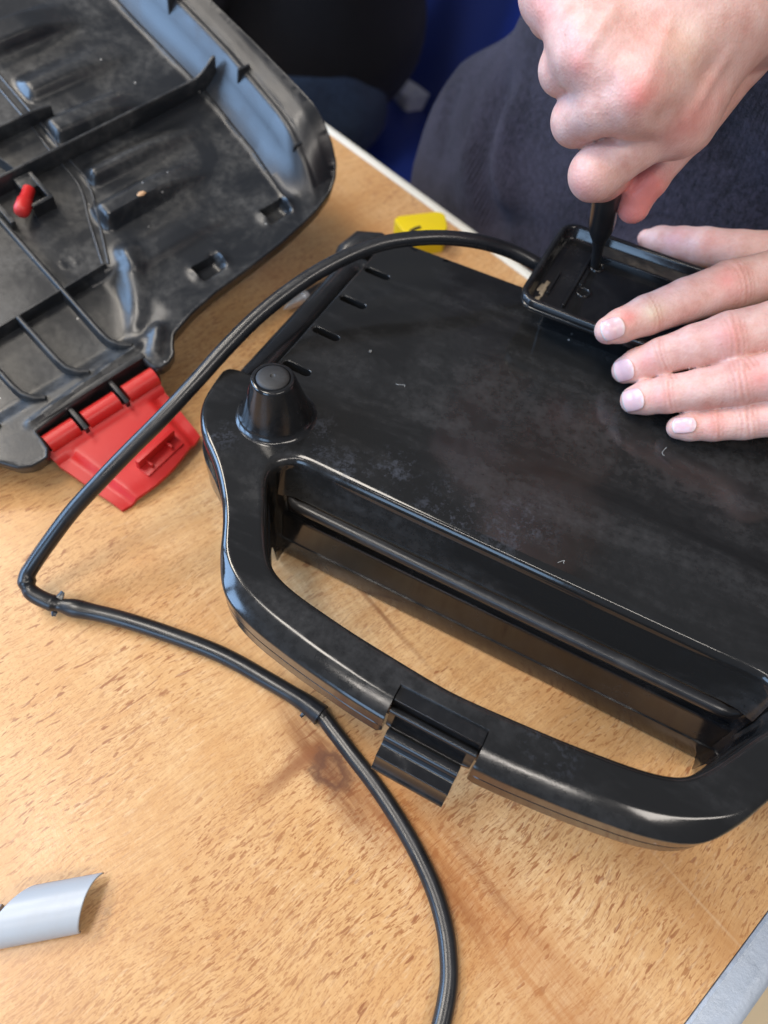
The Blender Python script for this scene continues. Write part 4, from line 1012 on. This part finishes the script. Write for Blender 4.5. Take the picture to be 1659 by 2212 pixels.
# colour and crease fields
bl = np.zeros(len(V)); pl = np.zeros(len(V)); crs = np.zeros(len(V))
def spot(arr, c_, s_, a_): arr[:nfine] += a_*np.exp(-((V[:nfine]-c_)**2).sum(1)/s_**2)
for conv, x, y, z, s_, a_ in ((F1, 1410, 500, 12.8, .75, .55), (F1, 1420, 840, 12.6, .8, .5), (F1, 1600, 1090, 12.0, .8, .6), (F1, 1330, 1390, 9.8, .7, .4), (F1, 800, 730, 11.0, .45, .75), (F1, 900, 1010, 10.8, .55, .5), (F1, 1000, 1210, 10.2, .7, .45), (F1, 640, 880, 9.9, .5, .4), (F1, 1090, 230, 11.2, .7, .45), (F1, 1300, 260, 11.6, .7, .3),
                            (H1, 850, 610, 22.2, .6, .8), (H1, 485, 400, 23.0, .5, .6), (H1, 960, 480, 23, .7, .35), (H1, 1000, 200, 23, .7, .3), (H1, 1150, 780, 20.4, .8, .5), (H1, 250, 60, 23.5, .8, .4), (H1, 810, 1310, 15.6, 1.5, 1.0), (H1, 900, 1130, 16.4, 1.2, .8), (H1, 500, 1180, 17.4, .7, .4), (H1, 1300, 640, 21.4, .9, .3)):
    spot(bl, surf(fL if conv is F1 else fR, *conv(x, y)), s_, a_)
spot(pl, surf(fL, *F1(955, 690)), .5, .95)
spot(pl, surf(fR, *H1(1150, 250)), 1.0, .35)
# dorsal creases over the finger joints
def creases(H, key, k, amp, offs, asp):
    a, ra = H[key][k-1]; b_, rb = H[key][k]; c_, rc_ = H[key][k+1]
    t = c_-a; t /= np.linalg.norm(t); up = (EYE-b_); up -= t*(up@t); up /= np.linalg.norm(up); sd_ = np.cross(t, up)
    rel = V[:nfine]-b_; s_ = rel@t; u_ = rel@up; w__ = rel@sd_
    near = (np.linalg.norm(rel, axis=1) < rb*1.9)
    dors = np.clip(u_/rb, 0, 1)*near
    for o_, am in offs:
        curve = o_+asp*.10*(w__/rb)**2*np.sign(o_+1e-3)
        q = np.exp(-((s_-curve)/.055)**2)*dors*am
        crs[:nfine] = np.maximum(crs[:nfine], q); V[:nfine] -= (up[None]*(amp*q)[:, None])
for key, kD, kP in (('index', 2, 4), ('middle', 2, 4), ('ring', 2, 4), ('little', 2, 3)):
    creases(LH, key, kD, .05, [(-.12, .55), (.06, .9), (.24, .5)], 1)
    creases(LH, key, kP, .055, [(-.45, .4), (-.25, .7), (0, .9), (.25, .7), (.45, .45)], 1)
wb = mk('body', V, Q, M_SKIN, worker, world=True, smooth=180, attrs={'blush': np.clip(bl, 0, 1), 'pale': np.clip(pl, 0, 1), 'crease': np.clip(crs, 0, 1)})
# fingernails laid on the skin surface
def nail(fn, c_px, ax_px, L, W2, z):
    c_ = pt(F1, *c_px, z); t = pt(F1, *ax_px, z)-c_; 
    up = EYE-c_; up /= np.linalg.norm(up)
    t -= up*(t@up); t /= np.linalg.norm(t); sd_ = np.cross(up, t); nu, nv = 17, 15; Vn = []; tip = []
    for j in range(nu):
        u_ = j/(nu-1)*2-1
        for i in range(nv):
            w__ = i/(nv-1)*2-1
            # squircle outline, rounder at the free edge (u=+1)
            ww = w__*(1-.10*max(u_, 0)**3-.16*max(-u_, 0)**2)
            uu_ = u_*(1-(.22 if u_ > 0 else .30)*abs(w__)**2.4)
            p = c_+t*L*uu_*.94+sd_*W2*ww+up*1.6
            for _ in range(40):
                dd = fn(p[None])[0]
                if dd < .012: break
                p = p-up*dd*.8
            e = min(1, 3*(1-max(abs(w__), abs(u_) if u_ < 0 else 0)))
            Vn.append(p+up*(.012+.012*e)); tip.append((u_+1)/2)
    Vn = np.array(Vn); Fc = [[j*nv+i, j*nv+i+1, (j+1)*nv+i+1, (j+1)*nv+i] for j in range(nu-1) for i in range(nv-1)]
    o = mk('fingernail', Vn, Fc, M_NAIL, wb, world=True, smooth=180, attrs={'tip': tip})
    md = o.modifiers.new('thick', 'SOLIDIFY'); md.thickness = .0004; md.offset = -1
nail(fL, (700, 796), (600, 832), .60, .52, 11.6)
nail(fL, (770, 1054), (690, 1078), .50, .55, 9.9)
nail(fL, (826, 1238), (750, 1258), .54, .55, 9.5)
nail(fL, (1142, 1394), (1060, 1398), .58, .38, 9.3)

# jumper: torso, folds and sleeves
def jumper_fn(P):
    n_ = np.array([.72, .694, 0]); s_ = np.array([.694, -.72, 0])
    c0_ = np.array([5.41, 51.43, 0])
    rel = P-c0_; a = rel@s_; b_ = rel@n_; z = P[..., 2]
    # torso: superellipse that narrows above the table edge
    aC = 8.0+0*z
    wL = np.interp(z, [-40, -16, -6, 4, 9.5, 16, 40], [27, 30, 29, 24.4, 19, 15, 15]); wR_ = np.interp(z, [-40, -8, 4, 40], [26, 26, 24, 22])
    wN = np.interp(z, [-40, -10, 0, 10, 40], [13, 13, 12, 11, 11]); bC = 14.0
    k = np.sqrt(((a-aC)/np.where(a < aC, wL, wR_))**2+((b_-bC)/wN)**2); d = (k-1)*wN*.85
    d = np.maximum(d, np.maximum(z-38, -34-z))
    # hanging sleeve fold over the hip
    f1 = seg_d(P, c0_+s_*-9+n_*7.5+np.array([0, 0, -16]), c0_+s_*-2+n_*12+np.array([0, 0, 8]), 7.0, 6.4)
    d = smin(d, f1, .8)
    f2 = seg_d(P, c0_+s_*5+n_*4.5+np.array([0, 0, -6]), c0_+s_*14+n_*4+np.array([0, 0, 2]), 3.2, 4.2)
    d = smin(d, f2, 1.2)
    sl_ = smin(seg_d(P, wristR[0]+(elR-wristR[0])*.22, elR, 4.0, 5.6), seg_d(P, elR, shR, 5.6, 7), 2)
    sl2 = smin(seg_d(P, wristL[0]+(elL-wristL[0])*.22, elL, 4.0, 5.6), seg_d(P, elL, shL, 5.6, 7), 2)
    d = smin(d, smin(sl_, sl2, 1), 2)
    d = smin(d, seg_d(P, shR, shL, 8, 8), 4)
    x, y = P[..., 0], P[..., 1]
    d = d+.35*np.sin(a*.28+.2*z)*np.sin(z*.21-.25*a+.5)
    return d
folds = []
for pts_, dep, sg in ((((1075, 215), (1048, 290), (1036, 380), (1060, 470)), 1.5, 1.5), (((1060, 470), (1120, 492), (1190, 520), (1230, 560)), .9, 1.2), (((975, 210), (960, 300), (975, 400)), .35, 1.2),
                      (((1120, 540), (1160, 565)), .6, .9), (((1560, 300), (1600, 380), (1659, 430)), .6, 1.5), (((1010, 330), (1012, 380), (1035, 455)), -.5, 1.1), (((1098, 250), (1072, 340), (1085, 440)), -.9, 1.4)):
    q = np.array([surf(jumper_fn, *p) for p in pts_]); q = catmull(q, 4); folds.append((q, dep, sg))
def jumper2(P):
    d = jumper_fn(P)
    for q, dep, sg in folds:
        dd = np.full(P.shape[:-1], 1e9)
        for a, b_ in zip(q[:-1], q[1:]): dd = np.minimum(dd, seg_d(P, a, b_, 0, 0))
        d = d+dep*np.exp(-(dd/sg)**2)
    return d
vJ, qJ = mesh_sdf(jumper2, (-22, 18, -36), (64, 98, 48), .7)
ribs = np.zeros(len(vJ))
for p in ((1005, 250), (1000, 320), (1000, 390), (1015, 450), (960, 420), (1070, 150)): ribs = np.maximum(ribs, np.exp(-((vJ-surf(jumper_fn, *p))**2).sum(1)/3.6**2))
mk('jumper', vJ, qJ, M_KNIT, worker, world=True, smooth=180, attrs={'rib': ribs*.9+.08})
# legs and head cover off frame
def legs_fn(P):
    a = smin(seg_d(P, (20, 62, -28), (6, 48, -30), 8.5, 7), seg_d(P, (6, 48, -30), (8, 52, -70), 6.5, 4.5), 2)
    b_ = smin(seg_d(P, (32, 52, -28), (18, 36, -30), 8.5, 7), seg_d(P, (18, 36, -30), (20, 40, -70), 6.5, 4.5), 2)
    return smin(a, b_, 2)
vK, qK = mesh_sdf(legs_fn, (-6, 24, -74), (46, 76, -16), 1.4)
mk('trousers', vK, qK, M_BLACKCL, worker, world=True, smooth=180)
hc_ = chest+np.array([-2.5, -2.5, 34.5])
vH, qH = mesh_sdf(lambda P: np.maximum(np.linalg.norm((P-hc_)/np.array([.86, .86, 1.0]), axis=-1)-10.0, -(P[..., 2]-(hc_[2]-5)-.35*((P[..., 0]-hc_[0])+(P[..., 1]-hc_[1]))*-1)), hc_-13, hc_+13, .9)
mk('hair', vH, qH, M_HAIR, worker, world=True, smooth=180)

# black screwdriver held in the fist
hole_w = TW(10.05, 18.0, 9.9)
g0 = pt(H1, 655, 1245, 15.0)
dr = g0-hole_w; dr /= np.linalg.norm(dr)
bsd = thing('screwdriver', 'black screwdriver held upright in the fist, its blade in the hole of the cord wrap', 'screwdriver', hole_w)
prof = [(0, .26), (.6, .27), (1.2, .28), (2.0, .32), (2.6, .40), (3.0, .52), (3.4, .62), (4.2, .66), (6.0, .68), (8.5, .75), (9.8, .70), (10.2, .4)]
mk('shaft', *tube([hole_w+dr*t for t, r_ in prof[:5]], [r_ for t, r_ in prof[:5]], 20), M_SATIN, bsd, world=True, smooth=60)
mk('handle', *tube([hole_w+dr*t for t, r_ in prof[4:]], [r_ for t, r_ in prof[4:]], 20), M_SATIN, bsd, world=True, smooth=60)

# second person, beyond the table
def pe_top(P):
    hp = np.array([-19., 121, -14]); 
    d = seg_d(P, hp+[0, 1, 2], hp+[-2, 1, 42], 17, 15); d = smin(d, seg_d(P, hp+[-4, 3, -1], hp+[-16, 3, 0], 10, 8.5), 5)
    d = smin(d, seg_d(P, hp+[-2, -16, 40], hp+[-16, -16, 8], 6, 5), 3)
    return d+.5*np.sin(P[..., 0]*.35)*np.sin(P[..., 2]*.3)
vP, qP = mesh_sdf(pe_top, (-60, 92, -34), (6, 146, 50), 1.2)
p2 = thing('person', 'second person in black top and dark jeans seated beyond the table', 'person', (-8, 120, -73))
def body2(P):
    hp = np.array([-19., 121, -14])
    d = seg_d(P, hp+[0, 0, 0], hp+[-2, 0, 42], 12, 11); d = smin(d, np.linalg.norm(P-(hp+[-2, 0, 66]), axis=-1)-9.8, 3); d = smin(d, seg_d(P, hp+[-2, 0, 42], hp+[-2, 0, 60], 6, 5), 3)
    return d
vQ, qQ = mesh_sdf(body2, (-36, 104, -30), (-2, 138, 64), 1.4)
mk('body', vQ, qQ, M_SKIN, p2, world=True, smooth=180)
mk('top', vP, qP, M_BLACKCL, p2, world=True, smooth=180)
def jeans(P):
    d = smin(seg_d(P, (-16, 113, -21), (-50, 104, -18), 9.5, 8), seg_d(P, (-16, 129, -21), (-50, 126, -18), 10, 8), 1.2)
    d = smin(d, seg_d(P, (-50, 104, -18), (-52, 102, -68), 8, 5.5), 2); d = smin(d, seg_d(P, (-50, 126, -18), (-52, 126, -68), 8, 5.5), 2)
    return d+.3*np.sin(P[..., 0]*.8)*np.sin(P[..., 1]*.5)
vK, qK = mesh_sdf(jeans, (-64, 90, -74), (0, 142, -6), 1.3)
mk('jeans', vK, qK, M_JEANS, p2, world=True, smooth=180)
chair = thing('chair', 'bright blue plastic chair under the person in black', 'chair', (-6, 120, -73))
sv, sf = rbox(-44, 2, 96, 144, -33.5, -30.5, 3.0); mk('seat', sv, sf, M_BLUE, chair, world=True)
bk = catmull(np.array([(-14, 146), (-4, 143), (5, 136), (10, 126), (12, 114), (12, 104)]), 5)
bn_ = np.gradient(bk, axis=0); bn_ /= np.linalg.norm(bn_, axis=1)[:, None]; bo = np.stack([-bn_[:, 1], bn_[:, 0]], 1)
R = []
for z_, g_ in ((-33, -8), (-26, -5), (-10, 0), (6, 2), (12, 2.5)):
    q = bk+np.array([g_, g_*.3]); R.append(np.column_stack([np.concatenate([q, (q+bo*1.2)[::-1]]), np.full(2*len(q), z_)]))
mk('backrest', *loft(R, cap0=True, cap1=True), M_BLUE, chair, world=True)
for x_, y_ in ((-41, 100), (-1, 100), (-41, 140), (-1, 140)): mk('leg', *tube([(x_, y_, -33), (x_*1.05, y_, -73)], 1.1, 12), M_ALU, chair, world=True)
wc_ = U(892, 193, -29.5)
v, f = rbox(-4, 4, -5.5, 5.5, -1.2, 1.6, 1.2); rz = np.array(Matrix.Rotation(.5, 3, 'Z')); v = v@rz.T+wc_
pk = thing('packet', 'crumpled white and blue packet on the blue chair seat', 'packet', wc_)
mk('wrapper', v+RNG.uniform(-.25, .25, v.shape), f, M_PAPER, pk, world=True, smooth=60)

# lint on the plate
for k, (px, py, s_, lb) in enumerate(((866, 832, .5, 'curled pale thread of lint on the plate between foot and hand'), (800, 760, .22, 'short pale lint thread on the plate nearest the row of slots'), (1215, 1215, .4, 'pale lint thread on the plate just behind the handle opening'), (1435, 975, .35, 'pale lint thread on the plate just below the little finger'))):
    c_ = U(px, py, 8.03); a = RNG.uniform(0, 6.28, 3); P = []
    for t in np.linspace(0, 1, 14): P.append(c_+np.array([s_*(t-.5)*math.cos(a[0])+.12*math.sin(5*t+a[1]), s_*(t-.5)*math.sin(a[0])+.12*math.cos(4*t+a[2]), .012]))
    o = mk('lint', *tube(P, .008, 5), M_LINT); tag(o, lb, 'lint', 'threads of lint on the toaster plate')
for o in bpy.data.objects:
    if '_m' in o: del o['_m']
